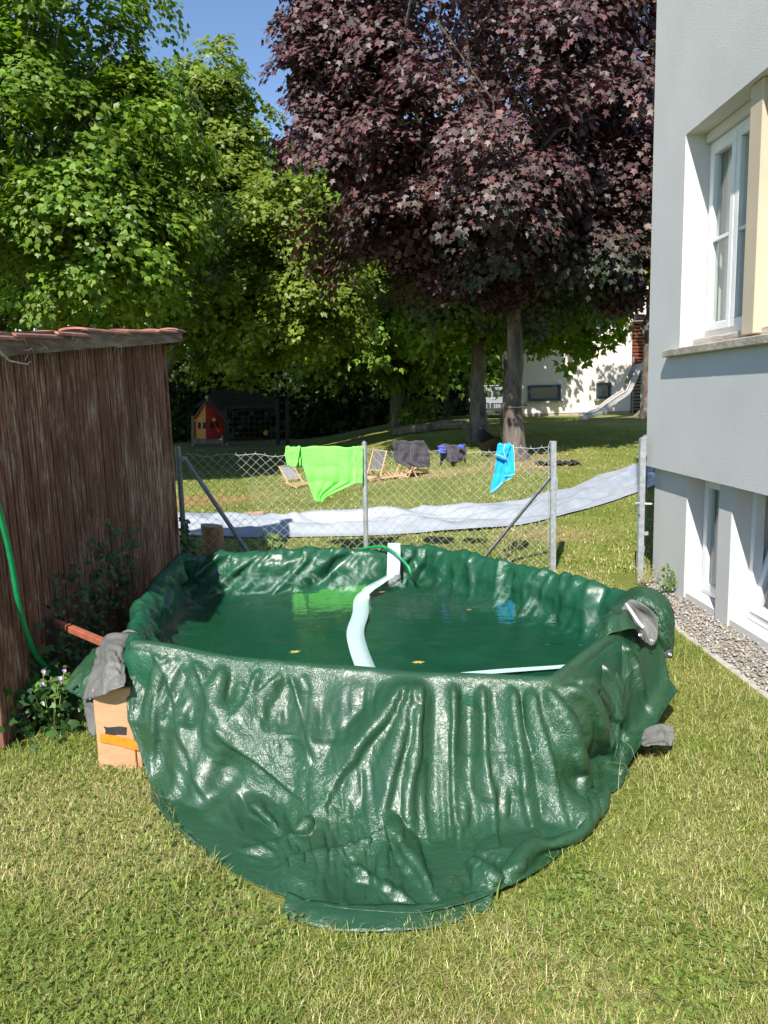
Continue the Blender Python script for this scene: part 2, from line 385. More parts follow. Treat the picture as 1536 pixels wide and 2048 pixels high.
house = thing('house', 'pale grey rendered house wall with windows at the right edge', 'house', (2.3, 6.18, 0))
WX, OY0, OY1, OZ0, OZ1 = 2.30, 2.9, 5.57, 1.885, 3.36
def quad_wall(name, Ys, Zs, holes, X, mat, parent):
    V = []; Fc = []
    for i in range(len(Ys)-1):
        for j in range(len(Zs)-1):
            if (i, j) in holes: continue
            k = len(V); V += [(X, Ys[i+1], Zs[j]), (X, Ys[i], Zs[j]), (X, Ys[i], Zs[j+1]), (X, Ys[i+1], Zs[j+1])]; Fc.append((k, k+1, k+2, k+3))
    return V, Fc
V, Fc = quad_wall('wall', [-3, OY0, OY1, 6.18], [.97, OZ0, OZ1, 7.6], {(1, 1)}, WX, M_stucco, house)
mb = MB().add(V, Fc)
mb.add([(WX, 6.18, .97), (9, 6.18, .97), (9, 6.18, 7.6), (WX, 6.18, 7.6)], [(3, 2, 1, 0)])      # end wall
mb.add([(WX, -3, .97), (WX, 6.18, .97), (2.9, 6.18, .97), (2.9, -3, .97)], [(0, 1, 2, 3)])       # underside of the overhang
mb.add([(9, -3, 0), (9, 6.18, 0), (9, 6.18, 7.6), (9, -3, 7.6)], [(0, 1, 2, 3)])
mb.add([(WX, -3, .97), (9, -3, .97), (9, -3, 7.6), (WX, -3, 7.6)], [(0, 1, 2, 3)])
mb.add([(WX, -3, 7.6), (9, -3, 7.6), (9, 6.18, 7.6), (WX, 6.18, 7.6)], [(0, 1, 2, 3)])
mb.add([(2.9, -3, 1.0), (9, -3, 1.0), (9, 6.18, 1.0), (2.9, 6.18, 1.0)], [(0, 1, 2, 3)])
mb.build('wall', M_stucco, house)
D = 2.56   # back of the reveals
mb = MB()
mb.add([(WX, OY1, OZ0), (D, OY1, OZ0), (D, OY1, OZ1), (WX, OY1, OZ1)], [(0, 1, 2, 3)])
mb.add([(WX, OY1, OZ1), (D, OY1, OZ1), (D, OY0, OZ1), (WX, OY0, OZ1)], [(0, 1, 2, 3)])
mb.add([(WX, OY0, OZ0), (D, OY0, OZ0), (D, OY0, OZ1), (WX, OY0, OZ1)], [(3, 2, 1, 0)])
mb.add([(D, OY0, OZ1), (2.9, OY0, OZ1), (2.9, OY1, OZ1), (D, OY1, OZ1)], [(0, 1, 2, 3)])
mb.build('window_reveal', M_reveal, house)
MB().box((2.44, 4.665, (OZ0+OZ1)/2+.012), (.20, .15, OZ1-OZ0-.03), bev=.006).build('pillar', M_beige, house)
MB().box((2.395, 4.33, 1.86), (.30, 2.86, .055), bev=.006).build('window_sill', M_sill, house)
def rect_frame(mb, X, th, y0, y1, z0, z1, wd):
    mb.box((X, (y0+y1)/2, z0+wd/2), (th, y1-y0, wd), bev=.004); mb.box((X, (y0+y1)/2, z1-wd/2), (th, y1-y0, wd), bev=.004)
    mb.box((X, y0+wd/2, (z0+z1)/2), (th-.002, wd, z1-z0-2*wd), bev=.004); mb.box((X, y1-wd/2, (z0+z1)/2), (th-.002, wd, z1-z0-2*wd), bev=.004)
def window(name, y0, y1, z0, z1, X=2.49, bar=None, sash=2, curtain=True, low=False):
    w_ = MB(); rect_frame(w_, X+.02, .07, y0, y1, z0, z1, .045); fr = w_.build(name, M_white, house)
    step = (y1-y0-.07)/sash
    for s in range(sash):
        a = y0+.035+s*step; b_ = a+step
        sm = MB(); rect_frame(sm, X, .055, a+.006, b_-.006, z0+.037, z1-.037, .055)
        if bar: sm.box((X, (a+b_)/2, bar), (.04, step-.12, .024), bev=.003)
        mesh('sash', sm.v, sm.f, M_white, fr)
        for (p0, p1) in ([(z0+.085, bar-.01), (bar+.01, z1-.085)] if bar else [(z0+.085, z1-.085)]):
            MB().box((X+.004, (a+b_)/2, (p0+p1)/2), (.006, step-.115, p1-p0)).build('pane', M_glass, fr)
    if curtain:
        yy = np.linspace(y0+.02, y1-.02, 90); xx = X+.075+.018*np.sin(yy*55)+.012*np.sin(yy*23+1)
        V = [(xx[i], yy[i], z) for i in range(90) for z in (z0+.01, z1-.01)]
        mesh('curtain', V, [(2*i, 2*i+2, 2*i+3, 2*i+1) for i in range(89)], M_curtain, fr, True)
    return fr
window('window', 4.745, OY1-.004, OZ0+.075, OZ1-.07, bar=2.62, sash=2)
window('window', OY0+.004, 4.585, OZ0+.075, OZ1-.07, bar=2.62, sash=3)
MB().box((2.44, 4.24, OZ0+.035), (.10, 2.64, .06), bev=.008).build('sill_board', M_oldwood, house)
MB().box((2.50, 4.24, OZ1-.035), (.12, 2.64, .066), bev=.004).build('shutter_box', M_reveal, house)
# basement storey
LX = 2.36
for (a, b_) in ((5.50, 6.14), (4.80, 4.99), (3.95, 4.15), (-3, 3.3)):
    nm = MB(); nm.box(((LX+2.62)/2, (a+b_)/2, .455), (2.62-LX, b_-a, 1.05), bev=.004); nm.build('pier', M_stucco, house)
    if b_ < 6 : pass
    MB().add([(LX+.004, a-.002, 0), (2.60, a-.002, 0), (2.60, a-.002, .968), (LX+.004, a-.002, .968)], [(0, 1, 2, 3)]).build('pier_reveal', M_reveal, house)
window('basement_window', 4.995, 5.495, .07, .965, X=2.50, sash=1)
fr = MB(); rect_frame(fr, 2.52, .07, 4.155, 4.795, .07, .965, .05); fw = fr.build('basement_window', M_white, house)
sm = MB(); rect_frame(sm, 0, .055, -.27, .27, 0, .80, .06)
R = Matrix.Rotation(math.radians(14), 4, 'Y')
T = Matrix.Translation((2.50, 4.475, .125)) @ R
mesh('sash', [T @ Vector(p) for p in sm.v], sm.f, M_white, fw)
g = MB().box((0, 0, .40), (.006, .43, .68)); mesh('pane', [T @ Vector(p) for p in g.v], g.f, M_glass, fw)
MB().box((2.51, 4.79, .5), (.03, .012, .09)).build('hinge', M_metal, fw)
yy = np.linspace(4.2, 4.5, 40); xx = 2.86+.02*np.sin(yy*60)
mesh('curtain', [(xx[i], yy[i], z) for i in range(40) for z in (.05, .96)], [(2*i, 2*i+2, 2*i+3, 2*i+1) for i in range(39)], M_curtain, fw, True)
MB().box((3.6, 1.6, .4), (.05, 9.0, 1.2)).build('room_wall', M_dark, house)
MB().box((2.62, 4.3, .03), (.5, 3.6, .07)).build('threshold', M_reveal, house)
# gravel bed and its edging
M_kerb = noisy('edging_concrete', (.34, .31, .27), (.48, .45, .40), 12, .95, .5, 70)
kx = [(2.22, 5.9), (2.12, 5.3), (2.04, 4.75), (2.04, 3.6), (2.05, 2.4), (2.06, 1.2)]
kb = MB()
for i in range(len(kx)-1): kb.bar((kx[i][0], kx[i][1], -.008), (kx[i+1][0], kx[i+1][1]+.004, -.008), .03, .05, bev=.006, up=(1, 0, 0))
props(kb.build('edging', M_kerb), kind='structure')
M_soil = noisy('gravel_bed_soil', (.20, .17, .14), (.30, .27, .23), 40, .95, .5, 120)
props(mesh('gravel_bed', [(2.06, 1.2, .006), (2.62, 1.2, .006), (2.62, 6.1, .006), (2.28, 6.1, .006), (2.13, 5.3, .006), (2.05, 4.75, .006), (2.05, 3.6, .006)], [tuple(range(7))], M_soil), kind='structure')
M_stone = tint_mat('pebble', .85, 0, .2)
def stones():
    bm = bmesh.new(); bmesh.ops.create_icosphere(bm, subdivisions=1, radius=1); bm.verts.index_update()
    sv = np.array([v.co for v in bm.verts]); sf = np.array([[v.index for v in f.verts] for f in bm.faces]); bm.free()
    n = 6500; x = RNG.uniform(2.01, 2.56, n); y = RNG.uniform(2.6, 6.1, n); k = x > np.interp(y, [2.4, 3.6, 4.75, 5.3, 5.9], [2.05, 2.045, 2.045, 2.125, 2.225]); x, y = x[k], y[k]; n = len(x)
    s = RNG.uniform(.0045, .0125, (n, 1))*np.array([1, 1, .6])*RNG.uniform(.6, 1.4, (n, 3))
    a = RNG.uniform(0, 6.28, n); ca, sa = np.cos(a), np.sin(a)
    V = sv[None]*s[:, None]*(1+.25*RNG.uniform(-1, 1, (n, len(sv), 1)))
    tl = RNG.uniform(-.6, .6, (n, 1)); V[..., 2] += V[..., 0]*tl
    X = V[..., 0]*ca[:, None]-V[..., 1]*sa[:, None]+x[:, None]; Y = V[..., 0]*sa[:, None]+V[..., 1]*ca[:, None]+y[:, None]; Z = V[..., 2]+RNG.uniform(.004, .026, (n, 1))
    pal = np.array([[.42, .38, .33], [.48, .44, .39], [.36, .31, .26], [.44, .37, .29], [.34, .33, .33], [.52, .49, .45]])
    t = pal[RNG.integers(0, 6, n)]*RNG.uniform(.65, .95, (n, 1))
    T = (np.arange(n)[:, None, None]*len(sv)+sf[None]).reshape(-1, 3)
    props(tri_mesh('gravel', np.stack([X, Y, Z], -1).reshape(-1, 3), T, M_stone, smooth=True, tint=np.repeat(t, len(sv), 0)), 'pale mixed gravel along the foot of the house wall', 'gravel', kind='stuff')
stones()
# ------------------------------------------------------------------ shed on the left
def plank_mat():
    mt, n, b = newmat('weathered_brown_boards')
    co = coords(n, 'World', (1, 1, .16))
    oi = n.nodes.new('ShaderNodeObjectInfo')
    of = N(n, 'ShaderNodeVectorMath', operation='MULTIPLY_ADD'); n.links.new(co, of.inputs[0]); of.inputs[1].default_value = (1, 1, 1)
    cb = n.nodes.new('ShaderNodeCombineXYZ'); mu = N(n, 'ShaderNodeMath', operation='MULTIPLY'); n.links.new(oi.outputs['Random'], mu.inputs[0]); mu.inputs[1].default_value = 9; n.links.new(mu.outputs[0], cb.inputs[2]); n.links.new(cb.outputs[0], of.inputs[2])
    t1 = N(n, 'ShaderNodeTexNoise', Scale=34, Detail=9, Roughness=.75); n.links.new(of.outputs[0], t1.inputs[0])
    co2 = coords(n, 'World', (1, 1, .5)); t3 = N(n, 'ShaderNodeTexNoise', Scale=2.6, Detail=5, Roughness=.6); n.links.new(co2, t3.inputs[0])
    ad = N(n, 'ShaderNodeMath', operation='MULTIPLY_ADD'); n.links.new(t3.outputs[0], ad.inputs[0]); ad.inputs[1].default_value = .55; n.links.new(t1.outputs[0], ad.inputs[2])
    r = ramp(n, ad.outputs[0], [(.62, (.125, .050, .036)), (.785, (.195, .090, .065)), (.855, (.30, .185, .14)), (.97, (.45, .36, .30))])
    hs = n.nodes.new('ShaderNodeHueSaturation'); mr = N(n, 'ShaderNodeMapRange'); mr.inputs[3].default_value = .8; mr.inputs[4].default_value = 1.2; n.links.new(oi.outputs['Random'], mr.inputs[0]); n.links.new(mr.outputs[0], hs.inputs['Value']); n.links.new(r.outputs[0], hs.inputs['Color'])
    n.links.new(hs.outputs[0], b.inputs['Base Color'])
    b.inputs['Roughness'].default_value = .85; b.inputs['Specular IOR Level'].default_value = .25
    bp = N(n, 'ShaderNodeBump', Strength=.6, Distance=.006); n.links.new(t1.outputs[0], bp.inputs['Height']); n.links.new(bp.outputs[0], b.inputs['Normal'])
    return mt
M_plank = plank_mat()
M_tile = noisy('red_roof_tile', (.27, .10, .075), (.42, .20, .16), 7, .85, .4, 45, rand=.15)
M_fascia = noisy('fascia_wood', (.12, .07, .055), (.30, .24, .20), 11, .85, .5, 60, stretch=(1, .25, 2), lo=.4, hi=.72)
SX, SY0, SY1 = -1.78, 3.36, 6.74
def zroof(y): return 1.845+(y-3.6)*.094
shed = thing('shed', 'weathered brown board shed with red tiled roof at the left edge', 'shed', (SX, SY1, 0))
pitch = .0722; npl = int((SY1-SY0)/pitch); pw = pitch-.015
# a board has two shallow grooves along it
prof = [(0, -.012), (.001, .018), (.003, .02), (.027, .02), (.029, .008), (.032, .008), (.034, .02), (pw-.003, .02), (pw-.001, .018), (pw, -.012)]
V = [(q, p, z) for (p, q) in prof for z in (0, 1)]
Fc = [(2*i, 2*i+2, 2*i+3, 2*i+1) for i in range(len(prof)-1)]+[(0, 1, 2*len(prof)-1, 2*len(prof)-2)]
pm = bpy.data.meshes.new('board'); pm.from_pydata(V, [], Fc); pm.update(); pm.materials.append(M_plank)
for i in range(npl):
    y = SY0+i*pitch; o = link('board', pm, None, shed)
    o.location = (SX+random.uniform(-.003, .004), y, .03+random.uniform(-.015, .015)); o.scale = (1, 1, zroof(y)-.01); o.rotation_euler = (random.uniform(-.0015, .0015), 0, random.uniform(-.02, .02))
    o.matrix_parent_inverse = Matrix.Translation(-Vector(shed.location))
mb = MB(); mb.box((SX-.035, (SY0+SY1)/2, .95), (.03, SY1-SY0-.01, 1.78)); mb.box((-2.9, SY0+.05, .92), (2.2, .05, 1.8)); mb.box((-2.9, SY1-.03, 1.05), (2.2, .04, 2.08)); mb.box((-3.98, (SY0+SY1)/2, .92), (.04, SY1-SY0-.02, 1.8))
mb.build('back_boarding', M_plank, shed)
MB().box((SX+.004, SY1+.004, 1.06), (.05, .03, 2.1), bev=.004).build('corner_post', M_plank, shed)
# fascia, soffit, tiles
y0, y1 = 3.25, 7.08
def slope_box(name, x0, x1, ya, yb, dz0, dz1, mat, parent=shed):
    V = [(x, y, zroof(y)+dz) for x in (x0, x1) for y in (ya, yb) for dz in (dz0, dz1)]
    return mesh(name, V, [(0, 1, 3, 2), (4, 6, 7, 5), (0, 4, 5, 1), (2, 3, 7, 6), (0, 2, 6, 4), (1, 5, 7, 3)], mat, parent)
slope_box('fascia', -1.70, -1.672, y0, 5.2, -.005, .105, M_fascia)
slope_box('fascia', -1.704, -1.676, 5.203, y1, -.015, .09, M_fascia)
slope_box('soffit', -4.0, -1.706, y0+.02, y1-.02, .02, .05, M_fascia)
slope_box('fascia', -4.0, -1.71, y1-.018, y1+.01, -.05, .09, M_fascia)
def tile(ya, yb, x0, ang, lift):
    # half-round verge tile running with the slope
    nb, nl = 12, 2; V = []
    for j, y in enumerate((ya, yb)):
        rad = .075 if j == 0 else .068
        for k in range(nb):
            t = math.pi*(k/(nb-1)); x = x0-math.cos(t)*-rad*1.15; z = zroof(y)+.075+math.sin(t)*rad*.22+lift*(1-j)+(.0 if j else .012)
            V.append((x, y, z))
    k = len(V)
    V += [(x, y, z-.012) for (x, y, z) in V]
    Fc = [(i, i+1, nb+i+1, nb+i) for i in range(nb-1)]+[(k+nb+i, k+nb+i+1, k+i+1, k+i) for i in range(nb-1)]
    Fc += [(i, k+i, k+i+1, i+1) for i in range(nb-1)]+[(nb+i+1, k+nb+i+1, k+nb+i, nb+i) for i in range(nb-1)]+[(0, nb, k+nb, k), (nb-1, k+nb-1, k+2*nb-1, 2*nb-1)]
    return smooth_angle(mesh('roof_tile', V, Fc, M_tile, shed), 50)
ed = [3.2, 3.72, 4.22, 4.66, 5.45, 6.25, 6.86]
for r_ in range(1):
    for i in range(len(ed)-1):
        tile(ed[i]-.05, ed[i+1]+.04, -1.735-.17*r_, 0, random.uniform(.001, .007)+(.016 if i == 3 else 0))
tile(6.82, 7.16, -1.735, 0, .008)
slope_box('roof_deck', -4.05, -1.76, y0, y1, .052, .075, M_tile)
# dry twigs and straw caught along the eave
M_straw = noisy('straw', (.36, .28, .18), (.55, .46, .33), 20, .8)
tw = MB()
for i in range(22):
    y = random.uniform(3.4, 5.6)**1; z = zroof(y)+random.uniform(.0, .11); x = -1.668
    d = Vector((random.uniform(0, .03), random.uniform(-.12, .12), random.uniform(-.10, .03)))
    p = Vector((x, y, z)); tw.tube([p, p+d*.5+Vector((.01, 0, .008)), p+d], .0016, 3, False)
tw.build('straw', M_straw, shed, kind='stuff')
tb = MB(); p = aty(-5, 700, 3.35); tb.tube([(p[0], p[1], p[2]), (-1.64, 3.55, p[2]-.035), (-1.63, 3.72, p[2]-.045)], [.006, .005, .003], 6); tb.tube([(-1.63, 3.70, p[2]-.045), (-1.625, 3.745, p[2]-.03)], [.003, .002], 5)
props(tb.build('twig', noisy('pale_twig', (.45, .38, .30), (.6, .54, .46), 20, .8)), 'pale bare twig hanging from the shed eave', 'twig')
# ------------------------------------------------------------------ wire fence and gate
PR, PM_, PL = np.array([1.62, 6.62]), np.array([-.05, 7.22]), np.array([-1.86, 7.35])
FH = 1.16
fence = thing('chain_link_fence', 'galvanised chain-link fence with towels hung on it behind the pool', 'fence', (PM_[0], PM_[1], 0))
MB().box((PR[0]+.012, PR[1], FH/2), (.05, .05, FH+.02), bev=.004).build('post', M_metal, fence)
smooth_angle(MB().tube([(PM_[0]-.012, PM_[1], -.05), (PM_[0]+.006, PM_[1], FH)], .024, 14).build('post', M_metal, fence))
smooth_angle(MB().tube([(PM_[0]+.006, PM_[1], FH), (PM_[0]+.006, PM_[1], FH+.008), (PM_[0]+.006, PM_[1], FH+.02), (PM_[0]+.006, PM_[1], FH+.03)], [.026, .026, .018, .006], 12).build('post_cap', M_metal_d, fence))
smooth_angle(MB().tube([(PL[0], PL[1], -.05), (PL[0], PL[1], 1.19)], .026, 14).build('post', M_metal_d, fence))
b0 = aty(370, 918, PL[1]-.03); b1 = aty(500, 1110, PL[1]-.25)
smooth_angle(MB().tube([b0, b1], .021, 12).build('brace', M_metal_d, fence))
smooth_angle(MB().tube([b0+np.array([-.03, .01, 0]), b0+np.array([.012, 0, -.008])], .027, 10).build('brace_clamp', M_metal, fence))
b0 = aty(1102, 952, PR[1]-.01); b1 = aty(968, 1115, PR[1]+.12); d = b1-b0; b1 = b0+d*1.15
MB().bar(b0, b1, .03, .005).bar(b0+np.array([0, .014, -.012]), b1+np.array([0, .014, -.012]), .005, .03).build('brace', noisy('dull_angle_iron', (.20, .20, .20), (.34, .34, .34), 20, .5, .1, 80, metal=.5), fence)
MB().box((PR[0]+.042, PR[1]-.01, .79), (.012, .03, .12), bev=.002).build('latch_plate', M_metal, fence)
# diamond wire
def fence_wires():
    V = []; T = []
    segs = [(PL, PM_), (PM_, PR)]
    rad = .0019; cw, ch = .092, .088
    P = []; Q = []
    for (a, b_) in segs:
        L = np.linalg.norm(b_-a); nc = int(L/cw); d = (b_-a)/L; cwx = L/nc
        nr = 14
        for i in range(nc):
            for j in range(nr*2):
                zt = FH-.035; z0 = zt-j*ch/2; z1 = z0-ch/2
                if z1 < 0: break
                for s in (0, 1):
                    xa = (i+.5*((j+s*0) % 2))*cwx if s == 0 else (i+1-.5*(j % 2))*cwx
                    xb = (i+.5*((j+1) % 2))*cwx if s == 0 else (i+1-.5*((j+1) % 2))*cwx
                    P.append((xa, z0, a, d, L, s)); Q.append((xb, z1))
    def pos(xa, z, a, d, L):
        sag = .025*math.sin(math.pi*xa/L)*(.4+z) + .010*math.sin(xa*7.3)*z
        bow = .02*math.sin(math.pi*xa/L*2+z*2)
        return np.array([a[0]+d[0]*xa-d[1]*bow, a[1]+d[1]*xa+d[0]*bow, z-sag+.008*math.sin(xa*19+z*5)])
    for (xa, z0, a, d, L, s), (xb, z1) in zip(P, Q):
        p = pos(xa, z0, a, d, L); q = pos(xb, z1, a, d, L)
        off = np.array([-d[1], d[0], 0])*(.0022 if s else -.0022); p = p+off; q = q+off
        t = q-p; t /= np.linalg.norm(t); x = np.array([-d[1], d[0], 0]); y = np.cross(t, x); k = len(V)
        for e in (p, q):
            for an in (0, 2.094, 4.189): V.append(e+(x*math.cos(an)+y*math.sin(an))*rad)
        for r in range(3):
            T.append((k+r, k+(r+1) % 3, k+3+(r+1) % 3)); T.append((k+r, k+3+(r+1) % 3, k+3+r))
    tri_mesh('wire_mesh', V, T, M_wire, fence, kind='stuff')
    for (a, b_) in segs:
        L = np.linalg.norm(b_-a); d = (b_-a)/L
        pts = [pos(x, FH-.045, a, d, L)+np.array([d[1], -d[0], 0])*.004 for x in np.linspace(0, L, 40)]
        MB().tube(pts, .0022, 5).build('tension_wire', M_wire, fence, True)
        # twisted barbs along the top
    bt = MB()
    for (a, b_) in segs:
        L = np.linalg.norm(b_-a); nc = int(L/.092); d = (b_-a)/L
        for i in range(nc+1):
            p = pos(i*L/nc, FH-.035, a, d, L); bt.tube([p+np.array([0, 0, -.004]), p+np.array([.004*(-1)**i, 0, .014])], .0022, 4)
    bt.build('top_knuckle', M_wire, fence, kind='stuff')
    pts = [(PR[0]-.03, PR[1]+.005, z) for z in np.linspace(.02, 1.13, 6)]+[(PR[0]-.015, PR[1], 1.17), (PR[0]+.02, PR[1], 1.165)]
    MB().tube(pts, .003, 5).build('tension_wire', M_wire, fence, True)
M_wire = noisy('zinc_wire', (.42, .44, .45), (.60, .62, .62), 30, .45, metal=.4)
fence_wires()
# gate, folded back along the house
gate = thing('garden_gate', 'galvanised steel gate post and open gate beside the house corner', 'gate', (2.235, 6.08, 0))
MB().box((2.232, 6.085, .60), (.048, .048, 1.2), bev=.004).build('post', M_metal, gate)
V = [(2.21, 6.06, 1.2), (2.255, 6.06, 1.23), (2.255, 6.11, 1.23), (2.21, 6.11, 1.2)]
mesh('post_top', V+[(x, y, 1.198) for x, y, z in V], [(0, 1, 2, 3), (4, 7, 6, 5), (0, 4, 5, 1), (1, 5, 6, 2), (2, 6, 7, 3), (3, 7, 4, 0)], M_metal, gate)
gd = np.array([.37, .94])/np.linalg.norm([.37, .94]); g0 = np.array([2.285, 6.20])
def gp(s, z): return (g0[0]+gd[0]*s, g0[1]+gd[1]*s, z)
MB().bar(gp(0, .10), gp(0, 1.18), .032, bev=.003).build('stile', M_metal, gate)
MB().bar(gp(.95, .10), gp(.95, 1.18), .032, bev=.003).build('stile', M_metal, gate)
MB().bar(gp(.017, 1.16), gp(.933, 1.16), .03).build('rail', M_metal, gate)
MB().bar(gp(.017, .12), gp(.933, .12), .03).build('rail', M_metal, gate)
for i in range(8): MB().tube([gp(.1+.107*i, .13), gp(.1+.107*i, 1.15)], .007, 6).build('bar', M_metal, gate, True)
for z in (.16, 1.08):
    MB().box((2.268, 6.15, z), (.035, .07, .03), bev=.003).tube([(2.262, 6.13, z-.04), (2.262, 6.13, z+.04)], .009, 8).build('hinge', M_metal, gate)
smooth_angle(MB().tube([(2.20, 6.05, .675), (2.175, 6.05, .68), (2.165, 6.03, .68)], .009, 8).build('handle', M_metal, gate)); smooth_angle(MB().tube([(2.25, 6.05, .67), (2.30, 6.03, .67)], .008, 8).build('handle', M_metal, gate))
MB().box((2.205, 6.06, .665), (.008, .055, .16), bev=.002).build('lock_plate', M_metal, gate)
MB().box((2.29, 6.165, .40), (.07, .012, .03)).build('wall_bracket', M_metal, gate)
# ------------------------------------------------------------------ clothes on the fence
def cloth_mat(name, c1, c2, rough=.85, sheen=.3, sc=30, bump=.15):
    m_ = noisy(name, c1, c2, sc, rough, bump, sc*8, bdist=.003)
    b = m_.node_tree.nodes['Principled BSDF']; b.inputs['Sheen Weight'].default_value = sheen; return m_
def fpt(u, v, off=0.):
    # point on the fence plane seen at pixel (u, v), pulled towards the pool by off
    d = rayd(u, v)
    for (a, b_) in ((PL, PM_), (PM_, PR)):
        e = b_-a; nrm = np.array([-e[1], e[0]])/np.linalg.norm(e)
        t = ((a-0)@nrm)/(d[:2]@nrm); p = d*t; s = (p[:2]-a)@e/(e@e)
        if s <= 1.0 or b_ is PR: 
            q = np.array([p[0], p[1], p[2]+EYE]); q[:2] -= nrm*off*np.sign(nrm[1]); return q
def drape(name, rows, label, cat, mat, nu=26, nv=30, fold=.018, ff=9, parent=None, off=.012, thick=.004, back=True, seed=0, grp=None):
    """rows: list of (v_pixel, u_left, u_right) down the cloth's front; the sheet goes over the wire and down the back."""
    rows = np.array(rows, float); vv = np.linspace(rows[0, 0], rows[-1, 0], nv)
    ul = np.interp(vv, rows[:, 0], rows[:, 1]); ur = np.interp(vv, rows[:, 0], rows[:, 2])
    P = np.zeros((nu, nv, 3))
    for j in range(nv):
        for i in range(nu):
            s = i/(nu-1); u = ul[j]+(ur[j]-ul[j])*s; t = j/(nv-1)
            f_ = fold*(.25+t)*(math.sin(s*ff+seed+1.2*t)+.6*float(vnoise(s*ff*.9+seed, t*2.2, 0, seed)))
            bump = .02*float(vnoise(s*4+seed*3, t*4, 1, 5))
            P[i, j] = fpt(u, vv[j]+(.9*math.sin(s*17+seed)+.9*math.sin(s*7.3+seed*2))*(1-t)**6, off+abs(f_)*1.0+abs(bump)+(.0 if j else -.004))
    V = P.reshape(-1, 3).tolist(); Fc = [tuple(f) for f in grid_faces(nu, nv)]
    if back:
        k = len(V); nb = 8
        for i in range(nu):
            top = P[i, 0]
            for j in range(nb):
                V.append((top[0], top[1]+.018+.012*math.sin(i*.8+seed), top[2]-.004-j*.022*(1+.3*math.sin(i*.5+seed))))
        for i in range(nu-1):
            for j in range(nb-1): Fc.append((k+i*nb+j, k+i*nb+j+1, k+(i+1)*nb+j+1, k+(i+1)*nb+j))
            Fc.append((i*nv, k+i*nb, k+(i+1)*nb, (i+1)*nv))
    o = mesh(name, V, Fc, mat, parent, True)
    sl = o.modifiers.new('thickness', 'SOLIDIFY'); sl.thickness = thick; sl.offset = 0
    if parent is None: props(o, label, cat, grp)
    return o
M_lime = cloth_mat('lime_towel', (.19, .76, .10), (.23, .84, .14), .9, .5, 60)
lime = thing('towel', 'bright lime green towel hanging on the wire fence', 'towel', tuple(fpt(660, 895)))
drape('hanging_side', [(893, 603, 721), (915, 604, 722), (940, 610, 723), (963, 617, 723), (968, 618, 708), (976, 622, 690), (985, 625, 668), (993, 628, 655), (1003, 634, 648)], 0, 0, M_lime, fold=.03, ff=13, seed=1, parent=lime, nu=34, nv=40)
drape('folded_edge', [(892, 706, 726), (930, 707, 726), (966, 710, 727)], 0, 0, M_lime, fold=.01, ff=4, seed=3, parent=lime, off=.034, nu=8, back=False, thick=.001)
drape('bunched_corner', [(893, 573, 602), (905, 572, 600), (918, 573, 598), (928, 577, 597), (934, 584, 594)], 0, 0, M_lime, fold=.028, ff=6, seed=2, parent=lime, nu=14, nv=16, off=.022)
M_char = cloth_mat('charcoal_fabric', (.038, .034, .042), (.060, .054, .064), .8, .25, 40)
drape('jacket', [(881, 789, 850), (895, 789, 858), (912, 790, 861), (922, 791, 862), (929, 808, 862), (932, 838, 862)], 'crumpled charcoal garment thrown over the wire fence', 'garment', M_char, fold=.05, ff=10, seed=5, nu=34, nv=26, off=.02)
sh = thing('shorts', 'small dark shorts with blue striped edge on the wire fence', 'shorts', tuple(fpt(908, 890)))
drape('leg', [(889, 881, 933), (900, 882, 934), (910, 886, 934), (917, 892, 933), (923, 900, 925)], 0, 0, M_char, fold=.035, ff=8, seed=8, parent=sh, nu=24, nv=18, off=.016)
M_stripe = noisy('blue_stripe_cloth', (.05, .07, .38), (.08, .11, .50), 40, .8)
for q in range(3):
    drape('stripe', [(890+q*5.5, 881, 897), (893.5+q*5.5, 881, 896)], 0, 0, M_stripe, fold=.01, ff=3, seed=4, parent=sh, nu=8, nv=3, off=.075, back=False, thick=.002)
drape('stripe', [(888, 921, 931), (894, 922, 932)], 0, 0, M_stripe, fold=.01, ff=3, seed=4, parent=sh, nu=8, nv=4, off=.08, back=False, thick=.002)
M_blue = cloth_mat('blue_microfibre', (.0, .36, .86), (.005, .42, .92), .75, .35, 50)
M_edge = noisy('yellow_green_trim', (.45, .62, .20), (.52, .68, .26), 30, .8)
bt_ = thing('towel', 'bright blue towel with thin yellow edging on the wire fence', 'towel', tuple(fpt(1010, 890)))
drape('hanging_side', [(887, 998, 1022), (900, 996, 1020), (925, 993, 1014), (945, 990, 1012), (962, 985, 1009), (972, 983, 1004), (985, 981, 986)], 0, 0, M_blue, fold=.012, ff=5, seed=2, parent=bt_, nu=16, nv=30, off=.02)
drape('folded_over', [(889, 1012, 1029), (905, 1012, 1031), (930, 1011, 1032), (946, 1011, 1033), (950, 1011, 1028), (962, 1010, 1014)], 0, 0, M_blue, fold=.010, ff=4, seed=6, parent=bt_, nu=12, nv=22, off=.042, back=False)
drape('folded_over', [(887, 998, 1024), (900, 996, 1021), (909, 993, 1016), (914, 1000, 1016), (919, 1013, 1016)], 0, 0, M_blue, fold=.010, ff=4, seed=9, parent=bt_, nu=12, nv=14, off=.06, back=False)
for pts in ([(1029, 889), (1031, 905), (1032, 930), (1033, 947), (1011, 950)], [(981, 985), (987, 981), (1009, 962)], [(1013, 887), (1010, 898), (1012, 910), (1017, 919), (1008, 912), (994, 908)], [(1010, 962), (1027, 954)]):
    MB().tube([fpt(u, v, .078) for u, v in pts], .0035, 5).build('edging', M_edge, bt_, True)
